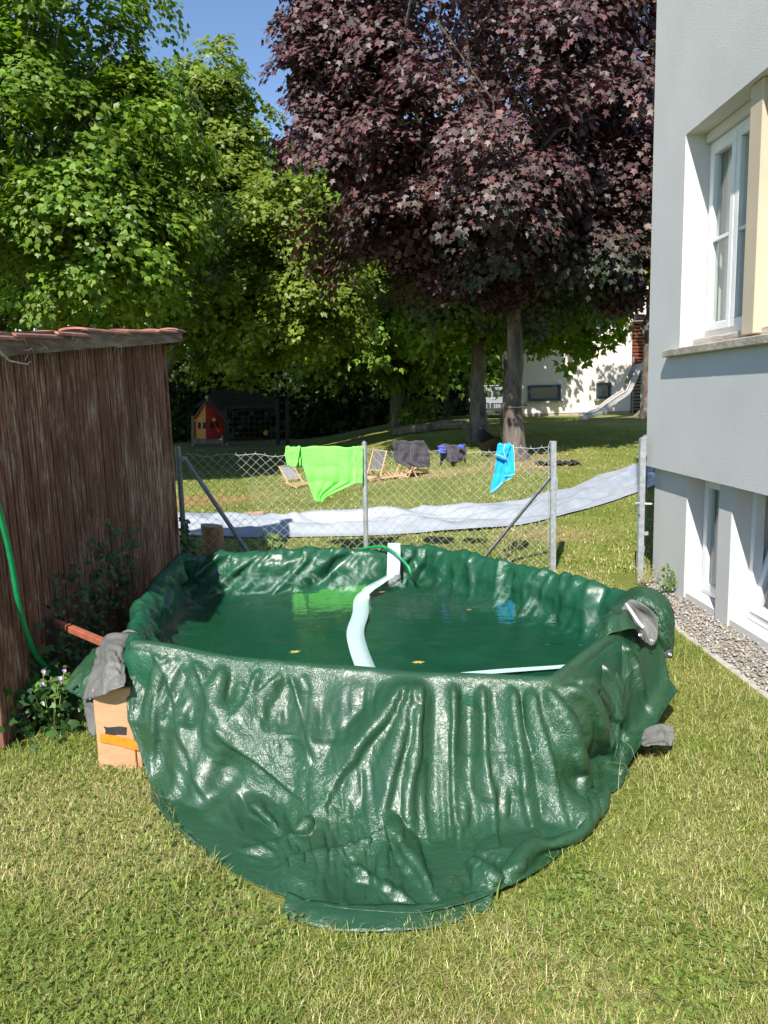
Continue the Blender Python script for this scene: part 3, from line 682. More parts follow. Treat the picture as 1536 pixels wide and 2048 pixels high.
# ------------------------------------------------------------------ things on the far lawn
def slide_strip():
    n = 220; A, B = STRIP_A, STRIP_B; nv = 56
    s = np.linspace(0, 1, nv)[None, :, None]; P = A[:, None]*(1-s)+B[:, None]*s
    L = np.cumsum(np.r_[0, np.linalg.norm(np.diff(A, axis=0), axis=1)])[:, None]*np.ones((1, nv)); S = s[..., 0]*1.6*np.ones((n, 1))
    amp = .6+.8*np.exp(-((L-3.3)/1.2)**2)
    wob = .5*fbm(L*.55, S*.8, 0, 3, 12)
    tw_ = lambda q: 1-2*np.abs(2*(q-np.floor(q+.5)))
    z = .085*tw_(S*1.5+wob*1.5+.1*L)*amp+.05*tw_(S*3.3-wob*2.2+.13*L)*(.5+.5*vnoise(L*.7, S, 0, 3))+.07*np.clip(ridged(L*.9+S*1.4, S*.9-L*.3, 1, 19), .1, 1)*np.exp(-((L-4.6)/1.3)**2)+.02*ridged(L*2.6, S*5, 2, 44)
    P[..., 2] = gz(P[..., 0], P[..., 1])+.018+np.clip(z+.03, 0, .2)*np.sin(math.pi*np.clip(s[..., 0], .02, .98))**.7
    wv = .07*fbm(L*.8, 3.1+0*L, 0, 3, 7)*(1-2*s[..., 0]); P[..., 1] += wv
    o = tri_mesh('slide_tarp', P.reshape(-1, 3), grid_faces(n, nv), M_strip, smooth=True)
    o.modifiers.new('thickness', 'SOLIDIFY').thickness = .003
    props(o, 'long silver white tarpaulin laid across the lawn as a water slide', 'tarpaulin')
M_strip = noisy('silver_white_tarp', (.29, .32, .365), (.36, .39, .435), 3, .36, .25, 26, bdist=.02, spec=.5)
slide_strip()
M_bark_log = noisy('log_bark', (.24, .12, .055), (.42, .23, .10), 14, .9, .8, 40, stretch=(1, 1, .5))
M_logend = noisy('log_end', (.36, .24, .15), (.46, .32, .21), 20, .9, .2)
lg = atz(424, 1118, 0.); lgx, lgy = lg[0], 7.75
log = thing('log', 'upright sawn log standing behind the fence by the shed corner', 'log', (lgx, lgy, 0))
hl = .33; rl = .112
rr = [(lgx+rl*(1+.05*math.sin(a*3))*math.cos(a), lgy+rl*math.sin(a)) for a in np.linspace(0, 2*math.pi, 25)[:-1]]
V = [(x, y, 0) for x, y in rr]+[(x-.012, y, hl-.015*((x-lgx)/rl)) for x, y in rr]
mesh('bark', V, [(i, (i+1) % 24, 24+(i+1) % 24, 24+i) for i in range(24)], M_bark_log, log, True)
mesh('cut_face', [(x-.012, y, hl-.015*((x-lgx)/rl)) for x, y in rr], [tuple(range(24))], M_logend, log)
M_brick = noisy('clay_brick', (.36, .20, .12), (.50, .30, .19), 18, .95, .4, 60)
for (u, v, lab, rz, sz) in ((509, 1034, 'reddish brick lying at the back edge of the white slide tarp on the left', .15, (.26, .13, .07)), (713, 1030, 'low reddish brick on the grass just left of the middle fence post', -.4, (.2, .12, .04))):
    p = atg(u, v); props(MB().box((p[0], p[1], p[2]+sz[2]/2), sz, Matrix.Rotation(rz, 3, 'Z'), bev=.008).build('brick', M_brick), lab, 'brick')
M_pine = noisy('pine_slat', (.52, .33, .17), (.66, .45, .26), 16, .6, .2, 60)
M_canvas = noisy('dark_canvas', (.10, .09, .085), (.16, .15, .14), 20, .9, .1)
M_canvas2 = noisy('pale_canvas', (.20, .20, .21), (.28, .28, .29), 20, .9, .1)
def deck_chair(p, rz, label, back=52, canvas=None, sc=1., seat=True):
    """low folding beach chair: seat frame on the ground, reclined back frame with cloth, rear strut"""
    canvas = canvas or M_canvas
    e = thing('deck_chair', label, 'deck chair', tuple(p), 'folding wooden deck chairs on the far lawn')
    R = Matrix.Translation(Vector(p)) @ Matrix.Rotation(rz, 4, 'Z') @ Matrix.Scale(sc, 4)
    def part(nm, mb_, mat):
        mesh(nm, [R @ Vector(q) for q in mb_.v], mb_.f, mat, e)
    c, s_ = math.cos(math.radians(back)), math.sin(math.radians(back))
    for x in (-.27, .27):
        part('seat_rail', MB().bar((x, -.48, .06), (x, .30, .14), .03, .05), M_pine)
        part('back_rail', MB().bar((x*.92, .05, .03), (x*.92, .05+.95*c, .03+.95*s_), .03, .045), M_pine)
        part('strut', MB().bar((x*1.06, .62, .0), (x*1.06, .05+.5*c, .03+.5*s_), .025, .035), M_pine)
    for y in (-.45, -.33, -.21, -.09): part('seat_slat', MB().box((0, y, .115+.10*(y+.48)), (.56, .06, .018)), M_pine)
    for q in (.30, .93): part('cross_bar', MB().bar((-.27, .05+q*c, .03+q*s_+.02), (.27, .05+q*c, .03+q*s_+.02), .05, .02), M_pine)
    part('cross_bar', MB().bar((-.29, .62, .02), (.29, .62, .02), .03), M_pine)
    n = 12; V = []
    for i in range(n):
        q = .3+.63*i/(n-1); sag = .05*math.sin(math.pi*i/(n-1))
        for x in (-.23, .23): V.append((x, .05+q*c+sag*s_, .045+q*s_-sag*c))
    mb_ = MB().add(V, [(2*i, 2*i+1, 2*i+3, 2*i+2) for i in range(n-1)]); part('cloth_back', mb_, canvas)
    return e
q = atg(596, 974); deck_chair(q, .55, 'low wooden deck chair with grey cloth left of the lime towel', 38, M_canvas2, .56)
q = atg(744, 962); deck_chair(q, -.6, 'wooden deck chair with dark cloth right behind the middle fence post', 62, M_canvas, .56)
q = atg(792, 957); deck_chair(q, -1.5, 'collapsed wooden deck chair below the left edge of the charcoal garment', 30, M_canvas, .56)
q = atg(832, 950); deck_chair(q, 2.3, 'wooden deck chair with pale cloth below the charcoal garment', 58, M_canvas2, .56)
# black mat by the tree, logs edging the lawn
pm_ = atg(1112, 930); V = []; 
for i in range(26):
    t = i/25; x = pm_[0]-.32+.72*t; 
    for s_ in (0, 1): V.append((x, pm_[1]-.12+.30*s_+.05*math.sin(i*.9), G(x, pm_[1])+.04+.03*math.sin(i*1.7+s_*2)))
o = mesh('plastic_sheet', V, [(2*i, 2*i+2, 2*i+3, 2*i+1) for i in range(25)], noisy('black_sheet', (.02, .02, .022), (.05, .05, .055), 9, .5), None, True); o.modifiers.new('thickness', 'SOLIDIFY').thickness = .02
props(o, 'crumpled black sheet on the grass right of the maple trunk', 'sheet')
M_log = noisy('grey_edging_log', (.12, .09, .06), (.26, .21, .15), 9, .9, .5, 40)
for (u0, v0, u1, v1, lab) in ((792, 872, 858, 864, 'long low edging log lying left at the back of the lawn'), (862, 862, 930, 858, 'long low edging log lying right at the back of the lawn')):
    a = atg(u0, v0); b_ = atg(u1, v1); a[2] += .1; b_[2] += .1
    props(smooth_angle(MB().tube([a, (a+b_)/2+np.array([0, 0, .02]), b_], .12, 9).build('edging_log', M_log)), lab, 'log')
# ------------------------------------------------------------------ the tarpaulin pool
def tarp_mat(name, c1, c2, rough=.34, spec=.6, crinkle=.55, dirt=(.10, .105, .065), dirt_amt=.35):
    mt, n, b = newmat(name)
    co = coords(n, 'World')
    t0 = N(n, 'ShaderNodeTexNoise', Scale=2.6, Detail=4, Roughness=.62); n.links.new(co, t0.inputs[0])
    r = ramp(n, t0.outputs[0], [(.3, c1), (.7, c2)])
    t4 = N(n, 'ShaderNodeTexNoise', Scale=3.1, Detail=8, Roughness=.7); n.links.new(coords(n, 'World', (1, 1, 1.6), (.3, .2, 0)), t4.inputs[0])
    dr = ramp(n, t4.outputs[0], [(.56, (0, 0, 0)), (.74, (dirt_amt,)*3)])
    mx = N(n, 'ShaderNodeMix', data_type='RGBA'); n.links.new(dr.outputs[0], mx.inputs[0]); n.links.new(r.outputs[0], mx.inputs[6]); mx.inputs[7].default_value = (*dirt, 1)
    n.links.new(mx.outputs[2], b.inputs['Base Color'])
    mr = N(n, 'ShaderNodeMapRange'); mr.inputs[3].default_value = rough-.06; mr.inputs[4].default_value = rough+.16; n.links.new(t4.outputs[0], mr.inputs[0]); n.links.new(mr.outputs[0], b.inputs['Roughness'])
    b.inputs['Specular IOR Level'].default_value = spec
    # crinkles: warped ridged noise at two sizes
    wv = N(n, 'ShaderNodeTexNoise', Scale=9, Detail=3); n.links.new(co, wv.inputs[0])
    ws = N(n, 'ShaderNodeVectorMath', operation='MULTIPLY_ADD'); n.links.new(wv.outputs['Color'], ws.inputs[0]); ws.inputs[1].default_value = (.09, .09, .09); n.links.new(co, ws.inputs[2])
    hs = []
    for q, (sc, wt, rot) in enumerate(((2.2, .34, (.4, .9, .3)), (3.1, .26, (1.3, .2, 1.1)), (7.5, .07, (.2, 1.4, 2.0)))):
        mp = n.nodes.new('ShaderNodeMapping'); mp.inputs['Rotation'].default_value = rot; n.links.new(ws.outputs[0], mp.inputs[0])
        t = N(n, 'ShaderNodeTexWave', wave_type='BANDS', wave_profile='TRI'); t.inputs['Scale'].default_value = sc; t.inputs['Distortion'].default_value = 7.0; t.inputs['Detail'].default_value = 2.0; t.inputs['Detail Scale'].default_value = .9
        n.links.new(mp.outputs[0], t.inputs[0])
        s3 = N(n, 'ShaderNodeMath', operation='MULTIPLY'); n.links.new(t.outputs['Fac'], s3.inputs[0]); s3.inputs[1].default_value = wt
        hs.append(s3)
    for sc, wt in ((60, .5), (130, .24)):
        t = N(n, 'ShaderNodeTexNoise', Scale=sc, Detail=2, Roughness=.5); n.links.new(ws.outputs[0], t.inputs[0])
        s1 = N(n, 'ShaderNodeMath', operation='SUBTRACT'); n.links.new(t.outputs[0], s1.inputs[0]); s1.inputs[1].default_value = .5
        s2 = N(n, 'ShaderNodeMath', operation='ABSOLUTE'); n.links.new(s1.outputs[0], s2.inputs[0])
        s3 = N(n, 'ShaderNodeMath', operation='MULTIPLY'); n.links.new(s2.outputs[0], s3.inputs[0]); s3.inputs[1].default_value = -wt
        hs.append(s3)
    a2 = hs[0]
    for h_ in hs[1:]:
        a = N(n, 'ShaderNodeMath', operation='ADD'); n.links.new(a2.outputs[0], a.inputs[0]); n.links.new(h_.outputs[0], a.inputs[1]); a2 = a
    mk = ramp(n, t0.outputs[0], [(.38, (.25,)*3), (.62, (1,)*3)]); a3 = N(n, 'ShaderNodeMath', operation='MULTIPLY'); n.links.new(a2.outputs[0], a3.inputs[0]); n.links.new(mk.outputs[0], a3.inputs[1]); a2 = a3
    bp = N(n, 'ShaderNodeBump', Strength=crinkle, Distance=.018); n.links.new(a2.outputs[0], bp.inputs['Height']); n.links.new(bp.outputs[0], b.inputs['Normal'])
    return mt
M_tarp = tarp_mat('green_tarp', (.014, .056, .025), (.021, .080, .037), rough=.33, spec=.75, crinkle=.85, dirt_amt=.3)
M_liner = tarp_mat('green_tarp_liner', (.008, .066, .030), (.012, .086, .042), rough=.30, dirt_amt=.1, crinkle=.6)
M_grey = tarp_mat('grey_tarp_underside', (.105, .105, .097), (.16, .16, .15), rough=.48, spec=.35, dirt=(.12, .11, .09))
def crumple(P, closed=False, eu=.04, ev=.03, iters=160, amp=.05, tether=.012, bend=.25, pin=None, seed=0, seedamp=.012, fu=14., fv=5., ground=None, skew=0., dmin=None):
    """relax a sheet that has more cloth than room, so that it buckles into folds round the shape P"""
    nu, nv = P.shape[:2]; B = P.copy(); X = P.copy()
    def nrm(Q):
        du = np.roll(Q, -1, 0)-np.roll(Q, 1, 0) if closed else np.gradient(Q, axis=0)
        dv = np.gradient(Q, axis=1); k = np.cross(du, dv); return k/np.maximum(np.linalg.norm(k, axis=-1, keepdims=True), 1e-9)
    Nn = nrm(B)
    U = np.cumsum(np.r_[0, np.linalg.norm(np.diff(B[:, nv//2], axis=0), axis=1)])[:, None]*np.ones((1, nv))
    Vv = np.concatenate([np.zeros((nu, 1)), np.cumsum(np.linalg.norm(np.diff(B, axis=1), axis=-1), axis=1)], 1)
    ex = 1+.8*fbm(U*2, Vv*2, 0, 2, seed+90)
    d0 = seedamp*(ridged((U+skew*Vv)*fu, Vv*fv, 2, seed)*.6+fbm((U+skew*Vv)*fu*.45, Vv*fv*.8, 0, 3, seed+5))
    wpin = np.ones((nu, nv, 1)) if pin is None else pin[..., None]
    X = X+Nn*d0[..., None]*wpin
    def idx(di, dj):
        i, j = np.meshgrid(np.arange(nu if closed else nu-di), np.arange(max(0, -dj), nv-max(0, dj)), indexing='ij')
        return i.ravel(), j.ravel(), (i.ravel()+di) % nu, j.ravel()+dj
    sets = []
    for (di, dj, st, e) in ((1, 0, 1., eu), (0, 1, 1., ev), (1, 1, .5, (eu+ev)/2), (1, -1, .5, (eu+ev)/2), (2, 0, bend, eu), (0, 2, bend, ev)):
        i0, j0, i1, j1 = idx(di, dj)
        par = ((i0//max(di, 1)) % 2) if di else ((j0//dj) % 2)
        for q in (0, 1):
            k = par == q; a = i0[k]*nv+j0[k]; b_ = i1[k]*nv+j1[k]
            L0 = np.linalg.norm((B.reshape(-1, 3)[a]-B.reshape(-1, 3)[b_]), axis=-1)
            exx = ex.ravel()[a]
            L0 = L0*(1+(e if (di, dj) not in ((2, 0), (0, 2)) else e*.35)*np.clip(exx, .1, 2))
            sets.append((a, b_, L0, st))
    Xf = X.reshape(-1, 3); Bf = B.reshape(-1, 3); wf = wpin.reshape(-1, 1)
    for it in range(iters):
        for (a, b_, L0, st) in sets:
            d = Xf[b_]-Xf[a]; L = np.maximum(np.linalg.norm(d, axis=-1), 1e-6)
            c = d*(.5*st*(L-L0)/L)[:, None]
            Xf[a] += c*wf[a]; Xf[b_] -= c*wf[b_]
        D_ = Xf-Bf
        Xf -= D_*tether
        dn = (D_*Nn.reshape(-1, 3)).sum(-1)
        l = np.linalg.norm(D_, axis=-1); k = l > amp
        Xf[k] = Bf[k]+D_[k]*(amp/l[k])[:, None]
        if dmin is not None:
            k = dn < dmin; Xf[k] += Nn.reshape(-1, 3)[k]*(dmin-dn[k])[:, None]
        if ground is not None: Xf[:, 2] = np.maximum(Xf[:, 2], ground)
    return Xf.reshape(nu, nv, 3)
def drape_sim(B, eu, ev, steps, pin, grav=.00035, damp=.96, inner=4, bend=.12, ground=.012, keep=None, seed=0, noise=.004, sk=0, bend2=.0, lim=.93):
    """position-based cloth: sheet B with extra cloth (eu, ev) sags under gravity, held where pin is 0"""
    nu, nv = B.shape[:2]; Bf = B.reshape(-1, 3)
    U, Vv = np.meshgrid(np.linspace(0, 1, nu), np.linspace(0, 1, nv), indexing='ij')
    du = np.gradient(B, axis=0); dv = np.gradient(B, axis=1); Nn = np.cross(du, dv); Nn /= np.maximum(np.linalg.norm(Nn, axis=-1, keepdims=True), 1e-9)
    w_ = pin.reshape(-1, 1)
    X = (B+Nn*(noise*(fbm(U*34, Vv*13, 0, 3, seed)+.5*RNG.normal(size=(nu, nv))*.3))[..., None]*pin[..., None]).reshape(-1, 3); O = X.copy(); Nf = Nn.reshape(-1, 3)
    sets = []
    for (di, dj, st, kind) in ((1, 0, 1., 0), (0, 1, 1., 1), (1, 1, .6, 2), (1, -1, .6, 2), (2, 0, bend, 3), (0, 2, bend, 4))+(((sk, 0, bend2, 3), (0, sk, bend2, 4)) if sk else ()):
        i, j = np.meshgrid(np.arange(nu-di), np.arange(max(0, -dj), nv-max(0, dj)), indexing='ij'); i, j = i.ravel(), j.ravel()
        par = ((i//di) % 2) if di else ((j//dj) % 2)
        for q in (0, 1):
            k = par == q; a = i[k]*nv+j[k]; b_ = (i[k]+di)*nv+j[k]+dj
            L0 = np.linalg.norm(Bf[a]-Bf[b_], axis=-1); e = (eu.ravel()[a], ev.ravel()[a], (eu.ravel()[a]+ev.ravel()[a])/2, eu.ravel()[a], ev.ravel()[a])[kind]
            sets.append((a, b_, L0*(1+e), st, kind >= 3, w_[a]/np.maximum(w_[a]+w_[b_], 1e-6), w_[b_]/np.maximum(w_[a]+w_[b_], 1e-6)))
    for it in range(steps):
        vel = (X-O)*damp; O = X.copy(); X = X+(vel-np.array([0, 0, grav]))*np.minimum(w_, 1)
        for _ in range(inner):
            for (a, b_, L0, st, ineq, wa, wb) in sets:
                d = X[b_]-X[a]; L = np.maximum(np.linalg.norm(d, axis=-1), 1e-6); c_ = L-L0
                if ineq: c_ = np.minimum(L-L0*lim, 0)
                c = d*(st*c_/L)[:, None]; X[a] += c*wa; X[b_] -= c*wb
        if keep is not None:
            dn = ((X-Bf)*Nf).sum(-1); k = dn < keep.ravel(); X[k] += Nf[k]*(keep.ravel()[k]-dn[k])[:, None]
        lowk = X[:, 2] < ground; X[lowk, 2] = ground; O[lowk, :2] = X[lowk, :2]*.7+O[lowk, :2]*.3
    return X.reshape(nu, nv, 3)
def upsample(P_, nu, nv):
    a = np.linspace(0, P_.shape[0]-1, nu); Q = np.stack([catmull(P_[:, j], nu) for j in range(P_.shape[1])], 1)
    return np.stack([catmull(Q[i], nv) for i in range(nu)], 0)
def tri(x): return 2*np.abs(2*(x-np.floor(x+.5)))-1
def facets(a, b, seed, f0=2.6, octs=3, amp=.02, an=1.):
    """crumpled-sheet relief: folded planes of random direction, flat between sharp creases"""
    rg = np.random.default_rng(seed); r = 0
    for o_ in range(octs):
        f = f0*1.9**o_
        for q in range(3):
            th = rg.uniform(0, math.pi); ph = rg.uniform(0, 9); wx = .28/f*vnoise(a*f*.7+ph, b*f*.7, 0, seed+q); msk = sstep(-.35, .35, vnoise(a*f*.45+9*q, b*f*.45-ph, 0, seed+31+q+7*o_))
            r = r+amp/1.75**o_*msk*tri(((a+wx)*math.cos(th)+(b-wx)*math.sin(th)*an)*f+ph)
    return r
def relief(P_, h):
    n_ = np.cross(np.gradient(P_, axis=0), np.gradient(P_, axis=1)); n_ /= np.maximum(np.linalg.norm(n_, axis=-1, keepdims=True), 1e-9)
    for q in range(3):
        n_[..., q] = sum(np.roll(np.roll(n_[..., q], i, 0), j, 1) for i in (-2, 0, 2) for j in (-2, 0, 2))/9
    return P_+n_*h[..., None]
def smooth_ring(P, n, win):
    P = np.asarray(P, float); Q = np.vstack([P, P[:1]]); L = np.r_[0, np.cumsum(np.linalg.norm(np.diff(Q, axis=0), axis=1))]
    s = np.linspace(0, L[-1], n, endpoint=False); R_ = np.stack([np.interp(s, L, Q[:, i]) for i in (0, 1)], -1)
    k = int(win/L[-1]*n); ker = np.hanning(2*k+3); ker /= ker.sum()
    W = np.stack([np.convolve(np.r_[R_[-2*k-3:, i], R_[:, i], R_[:2*k+3, i]], ker, 'same')[2*k+3:-2*k-3] for i in (0, 1)], -1)
    return W, L[-1]
RA, RB, RC, RD, RE = (-1.09, 3.24), (.70, 2.83), (1.50, 3.95), (.42, 5.62), (-1.44, 5.50)
RIM = [RA, (-.32, 3.05), (.2, 2.90), RB, (1.12, 3.36), RC, (.95, 4.84), RD, (.05, 5.50), (-.7, 5.49), RE, (-1.38, 4.3)]
NR = 560
ring, RLEN = smooth_ring(RIM, NR, .065)
tg = np.roll(ring, -1, 0)-np.roll(ring, 1, 0); tg /= np.linalg.norm(tg, axis=1, keepdims=True)
inw = np.stack([-tg[:, 1], tg[:, 0]], -1)       # the ring runs counter-clockwise seen from above
def rimz(s): return .478+.068*(np.exp(-(np.asarray(s)/.34)**2)+np.exp(-((np.asarray(s)-RLEN)/.34)**2))+.012*np.sin(s*2.1)+.010*fbm(s*1.7, 0*s, 0, 3, 41)
S_ring = np.arange(NR)/NR*RLEN
WATER, FLOOR = .345, .17
pool = thing('tarp_pool', 'improvised pool lined with green tarpaulin, full of water', 'pool', (0, 4.2, 0))
prof = catmull(np.array([(.30, FLOOR), (.20, FLOOR+.015), (.125, .22), (.090, .31), (.062, .40), (.034, .458), (0, .478), (-.03, .462), (-.048, .40), (-.058, .28), (-.058, .12), (-.06, .01)]), 52)
P = np.zeros((NR, len(prof), 3))
for j, (o_, z) in enumerate(prof):
    P[:, j, :2] = ring+inw*o_; P[:, j, 2] = z*(1 if z < .3 else 1)+(rimz(S_ring)-.478)*max(0, (z-.2)/.28)
SS, ZZ = S_ring[:, None]*np.ones((1, len(prof))), P[..., 2]
back = sstep(5.15, 5.35, SS)*(1-sstep(7.2, 7.5, SS)); rgt = sstep(3.0, 3.4, SS)*(1-back); lft = sstep(7.2, 7.5, SS)
zz = ZZ-.3
f1 = 1-2.3*np.abs(vnoise(SS*4.2+zz*5.5, zz*2.0+SS*.3, 0, 201)); f1b = 1-2.3*np.abs(vnoise(SS*9+zz*10, zz*3, 0, 202))
f2 = 1-2.3*np.abs(vnoise(SS*7.5-zz*1.5, zz*3.0, 0, 203)); f2b = 1-2.3*np.abs(vnoise(SS*15+zz*3, zz*4, 0, 204))
f3 = 1-2.3*np.abs(vnoise(SS*6-zz*4, zz*2.4, 0, 205))
dl = (1-.85*np.exp(-((SS-5.56)/.13)**2))*back*(.050*f1+.020*f1b)+rgt*(.036*f2+.018*f2b)+lft*(.045*f3+.016*f1b)+.03*np.exp(-((SS-5.3)/.22)**2)*f2b
inside = np.clip(np.arange(len(prof))/len(prof)*-3+2.1, -.0, 1)[None]; topw = np.exp(-((np.arange(len(prof))/len(prof)-.55)/.09)**2)[None]
lowz = sstep(.13, .24, ZZ)
P[..., :2] += inw[:, None]*(dl*inside*lowz*.8)[..., None]; P[..., 2] += dl*topw*.45
wp = np.ones((NR, len(prof))); wp[:, :3] = 0.; wp[:, 3] = .4; wp[:, -3:] = .3; wp *= sstep(2.9, 3.4, SS)+.0
P = crumple(P, True, eu=.05, ev=.02, iters=45, amp=.03, tether=.006, bend=.06, pin=wp, seed=3, seedamp=.005, fu=14, fv=9, skew=.9)
P = relief(P, -facets(SS, ZZ+prof[None, :, 0]*-1.0, 9, 3.2, 3, .007)*lowz*sstep(3.1, 3.6, SS)); P[..., 2] -= .014*(1-sstep(2.9, 3.3, SS))*sstep(.25, .4, ZZ)
lo = tri_mesh('liner_rim', P.reshape(-1, 3), grid_faces(NR, len(prof), True)[:, ::-1], M_liner, pool, True)
# floor sheet under the water
nf = 26; c0 = np.array([.05, 4.25]); fr_ = np.linspace(0, 1, nf); inner = ring+inw*.285
Pf = np.zeros((NR, nf, 3)); 
Pf[..., :2] = c0+(inner-c0)[:, None]*fr_[None, :, None]
Pf[..., 2] = FLOOR+(.005*ridged(Pf[..., 0]*2.2+Pf[..., 1]*.4, Pf[..., 1]*3.5, 2, 77)+facets(Pf[..., 0], Pf[..., 1]*1.6, 61, 1.6, 3, .007))*np.clip((1-fr_)*6, 0, 1)+.004
tri_mesh('floor_sheet', Pf.reshape(-1, 3), grid_faces(NR, nf, True)[:, ::-1], M_liner, pool, True)
# front apron
def rim_at(s):
    # position on the rim line s metres on from the left front corner
    L = np.r_[0, np.cumsum(np.linalg.norm(np.diff(np.vstack([ring, ring[:1]]), axis=0), axis=1))]
    k0 = np.argmin(np.linalg.norm(ring-np.array(RA), axis=1)); s_ = (L[k0]+s) % L[-1]
    p = np.array([np.interp(s_, L, np.r_[ring[:, i], ring[:1, i]]) for i in (0, 1)])
    t = np.array([np.interp(s_, L, np.r_[inw[:, i], inw[:1, i]]) for i in (0, 1)]); return p, t/np.linalg.norm(t), s_
hemk = [(0, 383, 1688, .0), (.35, 450, 1742, .0), (.62, 560, 1790, .01), (.95, 690, 1818, .025), (1.3, 850, 1822, .03), (1.62, 985, 1790, .025), (1.85, 1090, 1730, .02), (2.08, 1180, 1645, .02), (2.3, 1228, 1572, .03), (2.6, 1262, 1520, .06), (2.85, 1318, 1435, .12), (3.12, 1356, 1383, .17)]
hk = np.array([[s, *atz(u, v, z)] for s, u, v, z in hemk]); NA, NVA = 400, 140
sA = np.linspace(0, 3.12, NA); hem = catmull(hk[:, 1:], 600); hs_ = np.interp(np.linspace(0, len(hk)-1, 600), np.arange(len(hk)), hk[:, 0])
PA = np.zeros((NA, NVA, 3)); nin = 28
midL = aty(268, 1490, 3.02)
for i, s in enumerate(sA):
    p, t, s_ = rim_at(s); h = np.array([np.interp(s, hs_, hem[:, q]) for q in range(3)]); rz_ = float(rimz(np.array(s_)))+.012
    r3 = np.array([p[0], p[1], rz_])
    inn = [np.array([*(p+t*o_), z+(rz_-.478)]) for o_, z in ((.115, .22), (.092, .31), (.064, .40), (.036, .462), (.008, .480), (-.016, .468))]
    st = inn[-1]
    ct = np.array([*(p-t*.07+(h[:2]-p)*.16), .10]); 
    if s < .6:
        cl = 2*midL-.5*(st+h); kk = float(sstep(0, .6, s)); ct = cl*(1-kk)+ct*kk
    if s > 2.2:
        kk = float(sstep(2.2, 2.8, s)); cr_ = (st+h)/2+np.array([-.0, .0, .05]); ct = ct*(1-kk)+cr_*kk
    PA[i, :nin] = catmull(inn, nin)
    v = np.linspace(0, 1, NVA-nin+1)[1:, None]
    PA[i, nin:] = (1-v)**2*st+2*v*(1-v)*ct+v**2*h
U_, V_ = np.meshgrid(sA, np.linspace(0, 1, NVA), indexing='ij')
bulge = .08*np.exp(-((U_-1.98)/.33)**2-((V_-.78)/.085)**2)-.06*np.exp(-((U_-2.08)/.24)**2-((V_-.61)/.05)**2)+.05*np.exp(-((U_-.75)/.4)**2-((V_-.86)/.07)**2)
PA += bulge[..., None]*np.array([.25, -.75, .6])
arc = np.concatenate([np.zeros((NA, 1)), np.cumsum(np.linalg.norm(np.diff(PA, axis=1), axis=-1), axis=1)], 1); arc = arc-arc[:, nin:nin+1]
X_ = PA[..., 0].copy()
def crease(x0, d0, x1, d1, wid, h, taper=.5, steep=1.):
    """one fold from (x0, d0) to (x1, d1) in cloth coordinates (across, down); steep < 1 makes a knife pleat"""
    ax_, ay_ = x1-x0, d1-d0; L_c = math.hypot(ax_, ay_); wob = .012*vnoise(arc*7, X_*7, 0, 3)
    px, py = X_-x0, arc-d0; t_ = (px*ax_+py*ay_)/L_c**2; tc = np.clip(t_, 0, 1)
    sd_ = (px*ay_-py*ax_)/L_c+wob; over = np.abs(t_-tc)*L_c; wv = wid*(.45+.55*tc)
    if (int(abs(x0*100))+int(abs(d1*100))) % 2: sd_ = -sd_
    dd = np.where(sd_ > 0, sd_/wv, -sd_/(wv*steep)); dd = np.hypot(dd, over/wv)
    return h*np.clip(1-dd, 0, 1)*(1-taper*tc)*sstep(-.02, .05, arc)
CREASES = ((-.98, .0, -.72, .5, .07, .035), (-.92, .05, -.98, .45, .06, .03), (-.80, .02, -.62, .26, .06, .04), (-.66, .0, -.70, .30, .05, .035), (-.64, .28, -.28, .52, .07, .035), (-.50, .0, -.55, .24, .06, .04), (-.40, .02, -.64, .30, .06, .035), (-.36, .04, -.26, .30, .05, .03),
           (.15, .0, -.30, .62, .07, .050), (.17, .0, -.02, .56, .06, .055), (.19, .0, .10, .50, .05, .05), (.30, .0, .26, .62, .06, .04), (.42, .0, .40, .58, .05, .04), (.52, .0, .54, .66, .05, .038), (.60, .0, .66, .55, .05, .045), (.66, .0, .78, .50, .05, .05), (.72, .0, .95, .36, .06, .05), (.80, .04, 1.05, .30, .06, .045),
           (0, 0.56, -0.34, 0.86, 0.0855, 0.0765), (0.02, 0.56, 0.22, 0.92, 0.0855, 0.085), (0, 0.56, -0.02, 0.86, 0.076, 0.068), (-0.3, 0.6, -0.5, 0.82, 0.076, 0.0765), (-0.5, 0.55, -0.25, 0.78, 0.076, 0.068), (0.3, 0.7, 0.5, 0.95, 0.076, 0.068), (0.55, 0.66, 0.3, 0.9, 0.076, 0.068), (-0.1, 0.8, 0.28, 0.98, 0.057, 0.0595), (.35, .62, .62, .62, .10, .04), (1.0, .1, 1.15, .5, .07, .04), (1.15, .1, 1.3, .5, .06, .035))
dis = 0
for c_ in CREASES:
    dis = np.maximum(dis, crease(c_[0], c_[1], c_[2], c_[3], c_[4]*1.7, c_[5]*1.05))
wx_ = X_+.10*fbm(X_*3, arc*3, 0, 2, 61); wy_ = arc+.10*fbm(X_*3, arc*3, 0, 2, 62)
big = .026*(1-2.2*np.abs(vnoise(wx_*3.1+wy_*1.6, wy_*3.4-wx_*1.2, 0, 71)))
dis = (dis*.9+big*sstep(.03, .2, arc))*sstep(-.01, .06, arc)*(1-.85*sstep(.92, .99, V_))
PA += dis[..., None]*np.array([.05, -.78, .6]); dis_fine = 0; Xa_ = X_
for c_ in CREASES: dis_fine = np.maximum(dis_fine, crease(c_[0], c_[1], c_[2], c_[3], c_[4]*1.9, c_[5]*.85, .4, .16))
